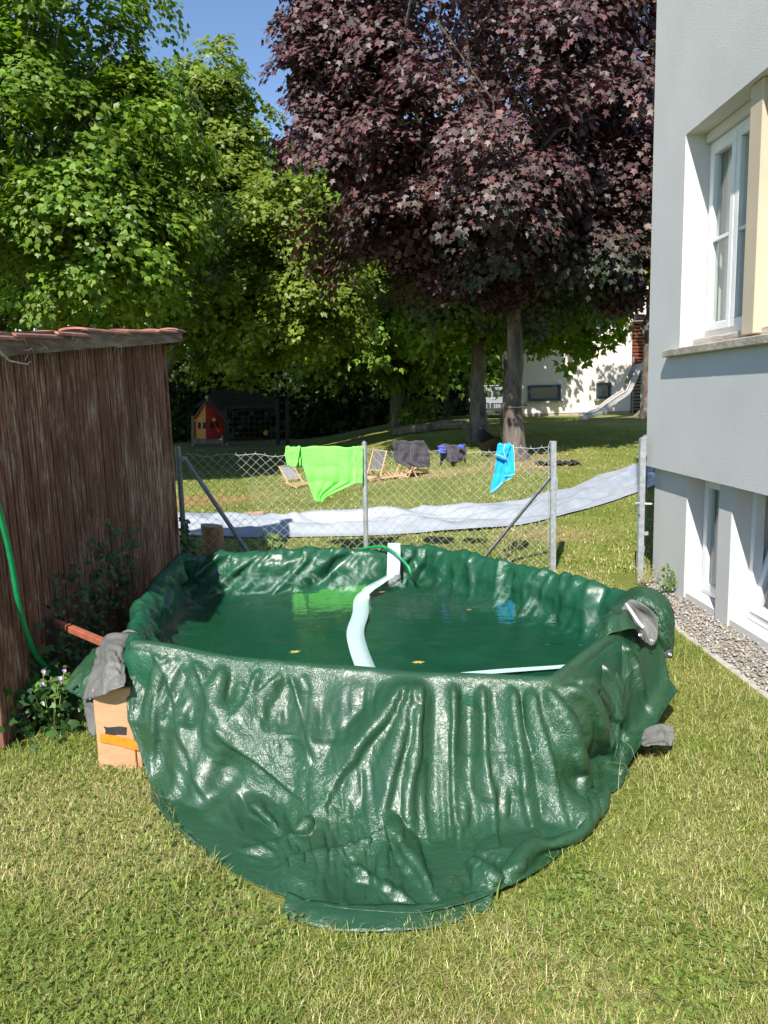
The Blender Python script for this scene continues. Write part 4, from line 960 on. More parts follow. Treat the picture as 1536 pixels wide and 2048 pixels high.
# let the slack cloth hang: a coarse drape first, then a finer one for the creases
dirn = np.cross(np.gradient(PA, axis=0), np.gradient(PA, axis=1))[NA//2, NVA//2]; SGN = 1. if dirn[1] < 0 else -1.
cu, cv = 134, 47; Bc = PA[np.linspace(0, NA-1, cu).round().astype(int)][:, np.linspace(0, NVA-1, cv).round().astype(int)]
if SGN < 0: pass
Uc, Vc = np.meshgrid(np.linspace(0, 3.12, cu), np.linspace(0, 1, cv), indexing='ij'); vr = nin/NVA
slack = sstep(vr, vr+.12, Vc)
eu_ = (.022+.02*fbm(Uc*1.3, Vc*1.5, 0, 2, 31)+.02*sstep(1.3, 1.9, Uc)*(1-sstep(2.4, 2.7, Uc)))*slack
ev_ = (.030+.03*fbm(Uc*1.1, Vc*1.2, 0, 2, 32)+.04*np.exp(-((Uc-2.0)/.4)**2))*slack
pn = np.ones((cu, cv)); pn[:, :int(cv*vr)+1] = 0; pn[:, -1] = 0; pn[:, -2] = .3
kp = np.where(Vc < vr+.30, -.004, -.20)
Bs = Bc[::-1] if SGN < 0 else Bc; fl_ = (lambda q: q[::-1]) if SGN < 0 else (lambda q: q)
Xc = fl_(drape_sim(Bs, fl_(eu_), fl_(ev_), 60, fl_(pn), grav=.0002, keep=fl_(kp), seed=5, noise=.004, sk=4, bend2=.3, bend=.3))
PA = upsample(Xc, NA, NVA)
Uf, Vf = np.meshgrid(np.linspace(0, 3.12, NA), np.linspace(0, 1, NVA), indexing='ij'); slf = sstep(vr, vr+.08, Vf)
pf_ = np.ones((NA, NVA)); pf_[:, :nin] = 0; pf_[:, nin:nin+4] = .5; pf_[:, -1] = 0
Bs = PA[::-1] if SGN < 0 else PA
PA = fl_(drape_sim(Bs, fl_((.008+.012*fbm(Uf*4, Vf*5, 0, 2, 44))*slf), fl_((.006+.01*fbm(Uf*4, Vf*5, 0, 2, 45))*slf), 5, fl_(pf_), grav=.00004, inner=2, bend=.04, keep=fl_(np.full((NA, NVA), -.03)), seed=8, noise=.001))
hgt = (facets(Xa_, arc, 5, 1.6, 2, .017)+dis_fine*(1-.45*sstep(.5, .75, arc)))*slf*(1-.8*sstep(.95, 1, Vf))
PA = relief(PA, hgt*(-1 if SGN < 0 else 1)); PA[..., 2] = np.maximum(PA[..., 2], .012)
ap = tri_mesh('front_apron', PA.reshape(-1, 3), grid_faces(NA, NVA), M_tarp, pool, True)
ap.modifiers.new('thickness', 'SOLIDIFY').thickness = .0015
# folded hem that lies on the grass
hp = catmull([atz(u, v, .012) for u, v in ((563, 1826), (600, 1843), (690, 1861), (790, 1863), (890, 1848), (984, 1815))], 70); hq = catmull([atz(u, v, .03) for u, v in ((575, 1786), (640, 1800), (720, 1808), (800, 1808), (880, 1802), (990, 1772))], 70)
t = np.linspace(0, 1, 9)[None, :, None]; Ph = hp[:, None]*(1-t)+hq[:, None]*t; Ph[..., 2] += .003*np.sin(t[..., 0]*3.1)+.006*fbm(np.linspace(0, 9, 70)[:, None]+0*t[..., 0], t[..., 0]*2, 0, 2, 6)
hm = tri_mesh('hem', Ph.reshape(-1, 3), grid_faces(70, 9), M_tarp, pool, True); hm.modifiers.new('thickness', 'SOLIDIFY').thickness = .004
def patch(name, rows, mat, nu=26, nv=26, eu=.05, ev=.05, amp=.03, seed=0, parent=None, bulge=.0, bdir=(0, -1, .3), iters=70, th=.002, pinrow=True, fu=6, fv=6, ground=None, seedamp=.008, rel=.006):
    """sheet through rows of (u, v, depth) pixel rays: each row runs across, rows run down"""
    R_ = [catmull([aty(*q) for q in r], nu) for r in rows]; R_ = np.stack(R_, 0)
    P_ = np.stack([catmull(R_[:, i], nv) for i in range(nu)], 0)
    a, b_ = np.meshgrid(np.linspace(0, 1, nu), np.linspace(0, 1, nv), indexing='ij'); P_ += (bulge*np.sin(math.pi*a)*np.sin(math.pi*b_))[..., None]*np.array(bdir)
    w_ = np.ones((nu, nv)); 
    if pinrow: w_[:, 0] = .2
    P_ = crumple(P_, False, eu, ev, iters, amp, .015, .25, w_, seed, seedamp, fu, fv, ground)
    ln = np.linalg.norm(P_[-1, nv//2]-P_[0, nv//2]), np.linalg.norm(P_[nu//2, -1]-P_[nu//2, 0])
    if rel: P_ = relief(P_, facets(a*ln[0], b_*ln[1], seed, 5.5, 2, rel)*(.3+.7*np.minimum(1, b_*4)))
    if ground is not None: P_[..., 2] = np.maximum(P_[..., 2], ground)
    o = tri_mesh(name, P_.reshape(-1, 3), grid_faces(nu, nv), mat, parent, True); o.modifiers.new('thickness', 'SOLIDIFY').thickness = th; return o
# left front corner: grey underside turned out, green flap towards the shed
patch('grey_flap', [[(196, 1300, 3.50), (212, 1272, 3.46), (250, 1266, 3.42), (282, 1272, 3.42)], [(190, 1320, 3.36), (215, 1305, 3.26), (238, 1308, 3.24), (252, 1312, 3.26)], [(180, 1350, 3.26), (205, 1350, 3.16), (232, 1350, 3.13), (250, 1352, 3.13)], [(162, 1397, 3.20), (195, 1392, 3.10), (225, 1382, 3.075), (249, 1374, 3.075)]], M_grey, 32, 32, seed=4, parent=pool, amp=.03, eu=.07, fu=12, fv=8, seedamp=.016)
patch('grey_flap', [[(168, 1398, 3.24), (185, 1402, 3.2), (200, 1405, 3.2)], [(172, 1430, 3.22), (186, 1440, 3.18), (203, 1432, 3.2)], [(180, 1462, 3.2), (190, 1472, 3.17), (200, 1455, 3.2)]], M_grey, 14, 14, seed=9, parent=pool, amp=.015)
patch('side_flap', [[(226, 1272, 3.72), (216, 1282, 3.66), (208, 1296, 3.56), (215, 1320, 3.42)], [(208, 1284, 3.76), (180, 1312, 3.70), (178, 1340, 3.5), (192, 1365, 3.40)], [(195, 1300, 3.80), (128, 1363, 3.62), (150, 1388, 3.46), (178, 1400, 3.36)]], M_tarp, 30, 26, seed=14, parent=pool, amp=.04, eu=.09, fu=9, fv=3, seedamp=.022)
sk = MB()
for q in range(7): sk.tube(catmull([aty(238+q*3, 1272+q*1.5, 3.44), aty(255+q*3.5, 1262+q*1.3, 3.42), aty(272+q*2.5, 1266+q*2, 3.41), aty(284+q*1.5, 1276+q*2, 3.43)], 10), .0075, 6)
sk.build('gathered_fold', M_grey, pool, True)
# right corner: outer lobe, grey lining and white hem
patch('corner_lobe', [[(1225, 1214, 3.820), (1262, 1178, 3.860), (1306, 1178, 3.800), (1338, 1200, 3.740)], [(1228, 1222, 3.740), (1275, 1196, 3.680), (1318, 1212, 3.620), (1350, 1238, 3.640)], [(1290, 1262, 3.680), (1306, 1262, 3.620), (1328, 1262, 3.580), (1352, 1264, 3.620)], [(1300, 1300, 3.700), (1313, 1304, 3.640), (1328, 1312, 3.600), (1343, 1316, 3.620)]], M_tarp, 44, 40, seed=31, parent=pool, amp=.045, eu=.09, ev=.07, bulge=.03, fu=7, fv=4, seedamp=.024)
patch('grey_lining', [[(1243, 1216, 3.530), (1262, 1199, 3.570), (1290, 1210, 3.530), (1314, 1232, 3.530)], [(1256, 1234, 3.470), (1275, 1226, 3.530), (1296, 1236, 3.530), (1316, 1254, 3.520)], [(1272, 1262, 3.430), (1288, 1262, 3.490), (1302, 1268, 3.490), (1315, 1276, 3.500)], [(1282, 1276, 3.420), (1292, 1284, 3.470), (1301, 1290, 3.480), (1308, 1290, 3.490)]], M_grey, 30, 30, seed=33, parent=pool, amp=.03, eu=.08, bulge=-.03, fu=16, fv=5, seedamp=.016)
patch('folded_top', [[(1188, 1262, 3.420), (1207, 1234, 3.500), (1228, 1220, 3.580), (1258, 1208, 3.600)], [(1196, 1264, 3.360), (1216, 1240, 3.400), (1240, 1234, 3.440), (1264, 1236, 3.480)], [(1192, 1290, 3.280), (1220, 1266, 3.300), (1250, 1258, 3.340), (1284, 1262, 3.420)]], M_tarp, 34, 26, seed=37, parent=pool, amp=.03, eu=.07, bulge=.02, fu=9, fv=6, seedamp=.016)
M_whitehem = noisy('white_hem_cord', (.72, .73, .72), (.82, .82, .80), 20, .6)
MB().tube([aty(1252, 1208, 3.48), aty(1262, 1222, 3.42), aty(1275, 1242, 3.37), aty(1287, 1256, 3.34)], .0075, 6).build('hem_cord', M_whitehem, pool, True)
M_eye = noisy('eyelet_metal', (.6, .6, .6), (.75, .75, .75), 20, .35, metal=.8)
def eyelet(p, nrm_, r=.010):
    nrm_ = Vector(nrm_).normalized(); x = nrm_.orthogonal().normalized(); y = nrm_.cross(x); V = []; Fc = []; k = 14
    for a in range(k):
        d = x*math.cos(2*math.pi*a/k)+y*math.sin(2*math.pi*a/k)
        for (rr_, h) in ((r*.45, .002), (r*.72, .006), (r, .001)): V.append(Vector(p)+d*rr_+nrm_*h)
    for a in range(k):
        b_ = (a+1) % k
        for q in (0, 1): Fc.append((a*3+q, a*3+q+1, b_*3+q+1, b_*3+q))
    mesh('eyelet', V, Fc, M_eye, pool, True)
eyelet(aty(261, 1300, 3.29), (-.1, -.8, .55), .012)
eyelet(aty(1280, 1270, 3.36), (.3, -.7, .6)); eyelet(aty(1303, 1281, 3.43), (.2, -.9, .4), .009); eyelet(aty(1340, 1309, 3.565), (.3, -.9, .3))
patch('corner_patch', [[(1326, 1306, 3.580), (1344, 1296, 3.580)], [(1328, 1312, 3.577), (1345, 1306, 3.577)], [(1331, 1316, 3.575), (1345, 1315, 3.575)]], noisy('black_patch', (.02, .02, .022), (.05, .05, .055), 30, .6), 6, 6, parent=pool, amp=.002, iters=3, rel=0)
# grey end that lies on the grass, a rolled end beside it
patch('grey_flap', [[(1282, 1486, 3.055), (1290, 1462, 3.135), (1322, 1448, 3.155), (1345, 1455, 3.135)], [(1284, 1490, 3.015), (1300, 1480, 3.035), (1325, 1472, 3.055), (1349, 1470, 3.075)], [(1288, 1494, 2.985), (1305, 1492, 2.975), (1330, 1490, 2.985), (1349, 1486, 3.035)]], M_grey, 26, 20, seed=43, parent=pool, amp=.03, eu=.08, fu=9, fv=9, seedamp=.02, ground=.01)
smooth_angle(MB().tube(catmull([aty(1215, 1540, 2.98), aty(1232, 1546, 2.95), aty(1247, 1548, 2.92), aty(1254, 1549, 2.9)], 8), [.03, .032, .034, .035, .034, .032, .026, .012], 12).build('rolled_end', M_tarp, pool))
# water
def water_mat():
    mt = bpy.data.materials.new('pool_water'); mt.use_nodes = True; n = mt.node_tree; n.nodes.remove(n.nodes['Principled BSDF']); out = n.nodes['Material Output']
    tr = n.nodes.new('ShaderNodeBsdfTransparent'); tr.inputs[0].default_value = (.84, .95, .94, 1)
    gl = n.nodes.new('ShaderNodeBsdfGlossy'); gl.inputs['Roughness'].default_value = .0
    fr = fresnel(n, 1.62)
    mx = n.nodes.new('ShaderNodeMixShader')
    co = coords(n, 'World', (1, 2.2, 1)); t = N(n, 'ShaderNodeTexNoise', Scale=7, Detail=3, Roughness=.55); n.links.new(co, t.inputs[0])
    bp = N(n, 'ShaderNodeBump', Strength=.06, Distance=.02); n.links.new(t.outputs[0], bp.inputs['Height'])
    n.links.new(bp.outputs[0], gl.inputs['Normal']); n.links.new(bp.outputs[0], fr.inputs['Normal'])
    n.links.new(fr.outputs[0], mx.inputs[0]); n.links.new(tr.outputs[0], mx.inputs[1]); n.links.new(gl.outputs[0], mx.inputs[2]); n.links.new(mx.outputs[0], out.inputs[0])
    return mt
wr = ring+inw*.05
props(mesh('pool_water', [(x, y, WATER) for x, y in wr], [tuple(range(NR))], water_mat()), kind='structure')
# white webbing bands
M_band = noisy('white_webbing', (.80, .84, .87), (.86, .90, .92), 30, .7, .2, 90)
def band(pts, hw, label, nm='webbing_band'):
    C_ = catmull(pts, 60); t_ = np.gradient(C_, axis=0); t_[:, 2] = 0; t_ /= np.linalg.norm(t_, axis=1, keepdims=True)+1e-9
    sd_ = np.stack([t_[:, 1], -t_[:, 0], 0*t_[:, 0]], -1); hw_ = np.interp(np.linspace(0, 1, 60), np.linspace(0, 1, len(hw)), hw)[:, None]
    V = np.stack([C_-sd_*hw_, C_, C_+sd_*hw_], 1); return V, grid_faces(60, 3)
wb = thing('webbing_band', 'white band running over the back rim and along the pool floor', 'band', (.15, 5.5, .45))
fl = [aty(785, 1149, 5.31), aty(760, 1165, 5.28), aty(736, 1180, 5.22), aty(723, 1200, 5.14)]+[atz(u, v, FLOOR+.022) for u, v in ((721, 1228), (711, 1262), (716, 1295), (733, 1342), (745, 1375))]
V, Fc = band(fl, [.05, .05, .052, .054, .053, .052, .052], '')
tri_mesh('floor_length', V.reshape(-1, 3), Fc, M_band, wb, True).modifiers.new('thickness', 'SOLIDIFY').thickness = .004
top = [aty(788, 1086, 5.66), aty(788, 1089, 5.56), aty(788, 1098, 5.45), aty(788, 1118, 5.38), aty(787, 1138, 5.35), aty(786, 1150, 5.335)]
C_ = catmull(top, 40); hw = .047
V = np.stack([C_-np.array([hw, 0, 0]), C_, C_+np.array([hw, 0, 0])], 1)
tri_mesh('rim_length', V.reshape(-1, 3), grid_faces(40, 3), M_band, wb, True).modifiers.new('thickness', 'SOLIDIFY').thickness = .005
f2 = [atz(u, v, FLOOR+.024) for u, v in ((840, 1364), (892, 1352), (1000, 1342), (1112, 1334), (1150, 1330))]
V, Fc = band(f2, [.022, .024, .028, .024, .02], '')
o = tri_mesh('webbing_band', V.reshape(-1, 3), Fc, M_band, None, True); props(o, 'short white band on the pool floor near the front right edge', 'band')
# hoses
M_hose = noisy('green_hose', (.006, .22, .07), (.01, .30, .10), 30, .3, spec=.5)
hz = catmull([aty(640, 1112, 5.75), aty(690, 1106, 5.70), aty(735, 1096, 5.52), aty(768, 1094, 5.42), aty(795, 1110, 5.34), aty(816, 1133, 5.30), aty(822, 1146, 5.27)], 40)
props(MB().tube(hz, .0105, 10).build('garden_hose', M_hose, None, True), 'green garden hose dipping over the back rim into the pool', 'hose')
hz = catmull([aty(-30, 930, 3.30), aty(-12, 985, 3.34), aty(6, 1050, 3.40), aty(22, 1120, 3.46), aty(36, 1200, 3.52), aty(52, 1262, 3.60), aty(70, 1306, 3.68), aty(95, 1336, 3.76), aty(125, 1352, 3.84)], 50)
props(MB().tube(hz, .0135, 10).build('garden_hose', M_hose, None, True), 'green garden hose hanging in front of the brown shed wall', 'hose')
# leaves afloat
M_yl = noisy('fallen_leaf', (.42, .30, .06), (.55, .42, .12), 60, .6)
for (u, v, r, c, lab) in ((590, 1304, .030, 0, 'yellowish leaf floating left of the long white band'), (838, 1325, .034, 1, 'pale yellow leaf floating right of the long white band'), (764, 1184, .024, 2, 'orange-brown leaf floating near the hose end'), (938, 1220, .018, 3, 'tiny orange leaf floating in front of the blue towel reflection')):
    p = atz(u, v, WATER+.004); V = [(p[0], p[1], p[2]+.002)]
    k = 14
    for a in range(k):
        rr_ = r*(1 if a % 2 else .5)*random.uniform(.7, 1.1); V.append((p[0]+rr_*math.cos(a*2*math.pi/k)*1.2, p[1]+rr_*math.sin(a*2*math.pi/k)*.8, p[2]+.003*random.random()))
    props(mesh('floating_leaf', V, [(0, 1+a, 1+(a+1) % k) for a in range(k)], M_yl if c in (0, 1) else noisy('brown_leaf', (.42, .13, .04), (.5, .2, .07), 50, .7)), lab, 'leaf')
# wooden frame corner that shows at the left
M_ply = noisy('plain_board', (.50, .27, .14), (.58, .33, .18), 6, .75, .15, 50, stretch=(1, 1, 4))
wf = thing('wooden_pool_frame', 'plain wooden board frame corner with orange strap under the tarp', 'wooden frame', (-1.13, 3.2, 0))
MB().box((-1.1625, 3.165, .18), (.165, .025, .385), bev=.003).build('board', M_ply, wf)
MB().box((-1.066, 3.185, .15), (.022, .05, .32), bev=.003).build('corner_post', M_ply, wf)
MB().bar((-1.05, 3.20, .14), (.66, 2.95, .14), .025, .28, bev=.003, up=(0, 0, 1)).build('board', M_ply, wf)
MB().bar((-1.24, 3.2, .17), (-1.40, 5.3, .17), .025, .33, bev=.003).build('board', M_ply, wf)
def fpatch(nm, pix, Y, mat, th=.002):
    V = [aty(u, v, Y) for u, v in pix]; k = len(V); V2 = V+[p+np.array([0, th, 0]) for p in V]
    return mesh(nm, V2, [tuple(range(k)), tuple(range(2*k-1, k-1, -1))]+[(i, i+k, (i+1) % k+k, (i+1) % k) for i in range(k)], mat, wf)
fpatch('strap', [(199, 1467), (232, 1472), (262, 1478), (275, 1484), (278, 1501), (262, 1498), (232, 1490), (200, 1484)], 3.145, noisy('orange_strap', (.85, .20, .01), (.95, .26, .015), 40, .6))
fpatch('tape', [(207, 1453), (215, 1455), (240, 1453), (253, 1455), (252, 1470), (236, 1469), (222, 1471), (210, 1468), (211, 1460)], 3.149, noisy('black_tape', (.03, .03, .032), (.05, .05, .055), 30, .4))
M_bar = noisy('red_brown_bar', (.30, .085, .05), (.38, .12, .07), 18, .5, .1)
sb = thing('square_bar', 'red-brown square bar from the shed to the pool corner', 'bar', (-1.7, 3.9, 0))
pa, pb = aty(112, 1245, 3.92), aty(212, 1287, 3.52); pm2 = pa+(pb-pa)*.18; pm3 = pa+(pb-pa)*.21
MB().bar(pa, pm2, .032, bev=.003).build('end_piece', M_bar, sb); MB().bar(pm3, pb, .034, bev=.003).build('rail', M_bar, sb)
MB().bar(pm2, pm3, .026).build('joint', M_metal_d, sb)
MB().bar((pa[0]-.02, pa[1]+.01, 0), (pa[0]-.02, pa[1]+.01, pa[2]+.02), .035, bev=.003).build('post', noisy('dark_post', (.025, .02, .018), (.05, .04, .035), 20, .8), sb)
# ------------------------------------------------------------------ playhouse, climbing frame
M_red = noisy('red_panel', (.42, .02, .015), (.52, .03, .02), 9, .5)
M_orange = noisy('orange_panel', (.50, .19, .02), (.58, .24, .03), 9, .5)
M_post = noisy('grey_timber', (.16, .13, .10), (.28, .23, .18), 9, .85, .3)
M_black = noisy('window_hole', (.01, .01, .01), (.02, .02, .02), 9, .9)
M_roofr = noisy('dark_red_roof', (.12, .03, .025), (.18, .05, .04), 8, .7)
HY = 27.6
def hp_(u, v, dy=0): return aty(u, v, HY+dy)
ph = thing('playhouse', 'small red and orange playhouse under the trees', 'playhouse', tuple(hp_(420, 892)))
def panel(nm, pix, mat, parent, th=.04):
    V = [aty(*p) for p in pix]; k = len(V); V2 = V+[p+np.array([0, th, 0]) for p in V]
    return mesh(nm, V2, [tuple(range(k)), tuple(range(2*k-1, k-1, -1))]+[(i, i+k, (i+1) % k+k, (i+1) % k) for i in range(k)], mat, parent)
L_, M_, R_ = HY+.35, HY, HY+.35
lp = panel('front_panel', [(388, 876, L_), (388, 836, L_), (411, 806, M_), (412, 878, M_)], M_orange, ph)
rp = panel('front_panel', [(413, 878, M_), (412, 806, M_), (447, 838, R_), (446, 875, R_)], M_red, ph)
def mid(a, b_, t): return a+(b_-a)*t
for (x0, x1, par, ya, yb) in ((396, 401, lp, L_, M_), (406, 411, lp, L_, M_), (421, 426, rp, M_, R_), (432, 437, rp, M_, R_)):
    span = (388, 412) if par is lp else (412, 447)
    d = lambda u: mid(ya, yb, (u-span[0])/(span[1]-span[0]))-.03
    panel('window_opening', [(x0, 857, d(x0)), (x0, 846, d(x0)), ((x0+x1)/2, 844, d(x0)), (x1, 846, d(x1)), (x1, 857, d(x1))], M_black, par, .01)
M_yel = noisy('yellow_disc', (.7, .45, .05), (.8, .55, .1), 9, .5)
for (u, v, yy_, par) in ((390, 839, L_-.05, lp), (428, 839, M_+.1, rp)):
    c = aty(u, v, yy_); smooth_angle(MB().tube([c, c+np.array([0, -.03, 0])], .06, 10).build('disc', M_yel, par))
panel('roof', [(381, 842, L_-.05), (411, 801, M_-.05), (411, 806, M_-.05), (384, 846, L_-.05)], M_roofr, ph, .8)
panel('roof', [(412, 806, M_-.05), (412, 801, M_-.05), (458, 846, R_-.05), (455, 849, R_-.05)], M_roofr, ph, .8)
panel('side_wall', [(447, 875, R_+.04), (447, 838, R_+.04), (458, 842, R_+.8), (457, 872, R_+.8)], M_roofr, ph)
c = hp_(414, 797); smooth_angle(MB().tube([c+np.array([0, 0, z]) for z in (-.1, -.03, 0, .05, .09, .11)], [.012, .012, .05, .075, .05, .01], 10).build('finial', noisy('pale_knob', (.5, .42, .34), (.6, .52, .42), 9, .6), ph))
for (u, v0, v1) in ((386, 832, 897), (445, 870, 897), (455, 838, 893)): MB().bar(hp_(u, v0, .3), hp_(u, v1, .3), .1).build('post', M_post, ph)
MB().bar(hp_(386, 882, .28), hp_(447, 882, .28), .1, .18).build('platform', M_post, ph)
M_shade_post = noisy('shade_darkened_timber', (.022, .019, .016), (.045, .038, .032), 9, .85, .3)  # timber colour lowered to stand for the deep shade under the trees
cf = thing('climbing_frame', 'timber climbing frame darkened for deep shade, with rope net beside the playhouse', 'climbing frame', tuple(hp_(560, 892)))
for (u, v0, v1) in ((555, 799, 891), (574, 797, 892), (452, 812, 885)): MB().bar(hp_(u, v0, -.2), hp_(u+1, v1, -.2), .13, bev=.01).build('post', M_shade_post, cf)
for v in (806, 822, 842, 862, 880): MB().bar(hp_(555, v, -.2), hp_(574, v, -.2), .05).build('rung', M_shade_post, cf)
MB().bar(hp_(452, 815, -.2), hp_(555, 812, -.2), .1).build('top_beam', M_shade_post, cf)
M_rope = noisy('dark_rope', (.025, .022, .02), (.05, .045, .04), 20, .9)
nt_ = MB()
for u in range(464, 552, 11): nt_.tube([hp_(u, 815, -.2), hp_(u+2, 884, -.2)], .014, 4)
for v in range(822, 886, 11): nt_.tube([hp_(456, v, -.2), hp_(552, v-2, -.2)], .014, 4)
nt_.build('rope_net', M_rope, cf, kind='stuff')
for (u, v) in ((482, 855), (505, 828), (534, 828), (532, 866)):
    c = hp_(u, v, -.25); smooth_angle(MB().tube([c+np.array([0, 0, z]) for z in (-.1, -.07, 0, .07, .1)], [.02, .08, .11, .08, .02], 9).build('climbing_ball', M_orange if v == 866 else M_shade_post, cf))
panel('canopy', [(385, 815, HY+1.5), (425, 783, HY+1.5), (500, 772, HY+1.5), (552, 800, HY+1.5), (552, 818, HY+1.5)], noisy('dark_canopy', (.012, .016, .013), (.025, .03, .025), 8, .9), cf, .1)
# ------------------------------------------------------------------ far building, slide, car
M_cream = stucco('cream_plaster', (.66, .57, .52), (.74, .65, .60), .2, 40)
M_plinth = noisy('plinth', (.34, .28, .21), (.42, .36, .28), 6, .9, .2)
M_navy = noisy('navy_frame', (.020, .035, .065), (.035, .05, .085), 8, .5)
M_pane = noisy('dark_pane', (.012, .02, .035), (.02, .03, .05), 3, .12, spec=.6)
M_slat = noisy('red_brown_slat', (.20, .055, .03), (.32, .11, .06), 8, .7, .2, 60, rand=.35)
BY = 25.
fb = thing('far_building', 'cream rendered building with small dark windows behind the maple', 'building', (7, BY, .8))
bx0, bx1 = aty(1005, 835, BY)[0], aty(1262, 800, BY)[0]
def splay(x0, x1, xb, ya, yb, z0, z1): return [(x0, ya, z0), (x1, ya, z0), (x1, yb, z0), (xb, yb, z0), (x0, ya, z1), (x1, ya, z1), (x1, yb, z1), (xb, yb, z1)], [(3, 2, 1, 0), (4, 5, 6, 7), (0, 1, 5, 4), (1, 2, 6, 5), (2, 3, 7, 6), (3, 0, 4, 7)]
mesh('wall', *splay(bx0, bx1, bx0*1.30, BY, BY+6, .9, 9.1), M_cream, fb)
MB().box((bx1+3.0, BY+3.3, 5.2), (6, 6, 9.0)).build('wall', M_cream, fb)
mesh('plinth', *splay(bx0+.02, bx1-.02, bx0*1.30+.03, BY+.02, BY+5.97, .4, .995), M_plinth, fb)
for (u0, v0, u1, v1) in ((1056, 770, 1121, 802), (1192, 766, 1222, 797)):
    a = aty(u0, v1, BY); b_ = aty(u1, v0, BY); cx, cz = (a[0]+b_[0])/2, (a[2]+b_[2])/2; w_, h_ = b_[0]-a[0], b_[2]-a[2]+.03
    wo = MB()
    for (c, d) in (((cx, BY-.02, cz+h_/2-.04), (w_, .09, .08)), ((cx, BY-.02, cz-h_/2+.04), (w_, .09, .08)), ((cx-w_/2+.04, BY-.02, cz), (.08, .088, h_-.16)), ((cx+w_/2-.04, BY-.02, cz), (.08, .088, h_-.16))): wo.box(c, d)
    wf_ = wo.build('window', M_navy, fb)
    MB().box((cx, BY-.008, cz), (w_-.16, .02, h_-.16)).build('pane', M_pane, wf_)
    MB().box((cx, BY-.06, cz-h_/2-.035), (w_+.14, .14, .06)).build('sill', M_plinth, wf_)
lx0, lx1 = aty(1263.5, 750, BY)[0], aty(1263.5, 750, BY)[0]+2.4
z1, z0 = 3.75, .95
MB().box(((lx0+lx1)/2, BY+.16, 2.3), (lx1-lx0, .06, 3.0)).build('screen_backing', M_dark, fb)
ns = 26
for i in range(ns):
    z = z0+(z1-z0)*i/(ns-1)
    MB().box(((lx0+lx1)/2, BY+.02, z), (lx1-lx0, .05, .062), Matrix.Rotation(.35, 3, 'X')).build('slat', M_slat if i > 8 else M_post, fb)
MB().box(((lx0+lx1)/2, BY-.05, z1+.16), (lx1-lx0, .4, .16)).build('canopy_edge', noisy('rust_edge', (.10, .06, .05), (.16, .11, .09), 8, .8), fb)
MB().box((lx0+.03, BY-.02, 1.7), (.06, .08, 1.9)).build('screen_post', M_post, fb)
# metal slide
M_steel = noisy('brushed_slide_steel', (.40, .39, .37), (.50, .48, .46), 14, .5, metal=.15)
sl = thing('playground_slide', 'metal playground slide in front of the far building', 'slide', tuple(aty(1225, 838, 22)))
path = catmull([aty(u, v, Y) for u, v, Y in ((1163, 836, 21.5), (1185, 832, 21.6), (1205, 822, 21.7), (1225, 806, 21.8), (1245, 793, 21.9), (1256, 783, 22), (1266, 762, 22), (1276, 742, 22.05), (1284, 737, 22.1), (1293, 736, 22.1))], 50)
V = []; Fc = []
for i in range(50):
    t = np.gradient(path, axis=0)[i]; t /= np.linalg.norm(t); sd_ = np.array([0.0, 1, 0]); up_ = np.cross(sd_, t); up_ *= np.sign(up_[2])
    for (a, h) in ((-.22, .13), (-.205, .13), (-.195, .02), (-.15, 0), (.15, 0), (.195, .02), (.205, .13), (.22, .13), (.22, -.02), (-.22, -.02)): V.append(path[i]+sd_*a+up_*h)
for i in range(49):
    for k in range(10): a = i*10+k; b_ = i*10+(k+1) % 10; Fc.append((a, b_, b_+10, a+10))
Fc.append(tuple(range(10))); Fc.append(tuple(range(490, 500)))
smooth_angle(mesh('chute', V, Fc, M_steel, sl), 35)
for k in (0, 7): 
    MB().tube([np.array(V[i*10+k]) for i in range(50)], .025, 6).build('side_rail', M_steel, sl, True)
e = path[0]; MB().box((e[0]+.05, e[1], e[2]-.10), (.12, .5, .3)).build('foot', M_steel, sl)
for u in (1284, 1296):
    p = aty(u, 740, 22.1); MB().tube([p, (p[0], p[1], G(p[0], p[1]))], .03, 8).build('support', M_steel, sl, True)
p = aty(1293, 737, 22.1)
MB().box((p[0]+.45, p[1], p[2]-.04), (1.0, .7, .06)).build('platform', M_steel, sl)
for s_ in (-.32, .32):
    MB().bar((p[0]+.9, p[1]+s_, p[2]+.7), (p[0]+1.9, p[1]+s_, G(p[0]+1.9, p[1])), .05).build('ladder_rail', M_steel, sl)
    MB().tube(catmull([(p[0]-.1, p[1]+s_, p[2]+.05), (p[0]+.05, p[1]+s_, p[2]+.22), (p[0]+.35, p[1]+s_, p[2]+.25), (p[0]+.7, p[1]+s_, p[2]+.2)], 12), .022, 6).build('hand_rail', M_steel, sl, True)
MB().bar(aty(1264, 838, 22.3), aty(1298, 806, 22.3), .07).build('brace', M_post, sl)
# parked estate car beyond the drive gate
M_paint = noisy('silver_car_paint', (.42, .44, .46), (.50, .52, .54), 2, .28, metal=.5)
M_tyre = noisy('tyre', (.015, .015, .015), (.03, .03, .03), 20, .8)
CY = 38.; cz0 = float(gz(6, CY))
car = thing('parked_car', 'silver estate car parked behind the tree trunks', 'car', (5.6, CY, cz0))
cx0 = 3.4; LN = 4.5
pf = [(0, .35), (0, .75), (.08, .95), (.55, 1.02), (1.0, 1.42), (1.3, 1.50), (2.6, 1.52), (3.9, 1.44), (4.35, 1.0), (4.45, .8), (4.45, .35)]
V = []; 
for s_, ins in ((-.85, 0), (.85, 0)):
    for (x, z) in pf: V.append((cx0+LN-x, CY+s_*(1 if z < 1.05 else .82), cz0+z))
k = len(pf); Fc = [tuple(range(k)), tuple(range(2*k-1, k-1, -1))]+[(i, i+k, (i+1) % k+k, (i+1) % k) for i in range(k)]
smooth_angle(mesh('body', V, Fc, M_paint, car), 30)
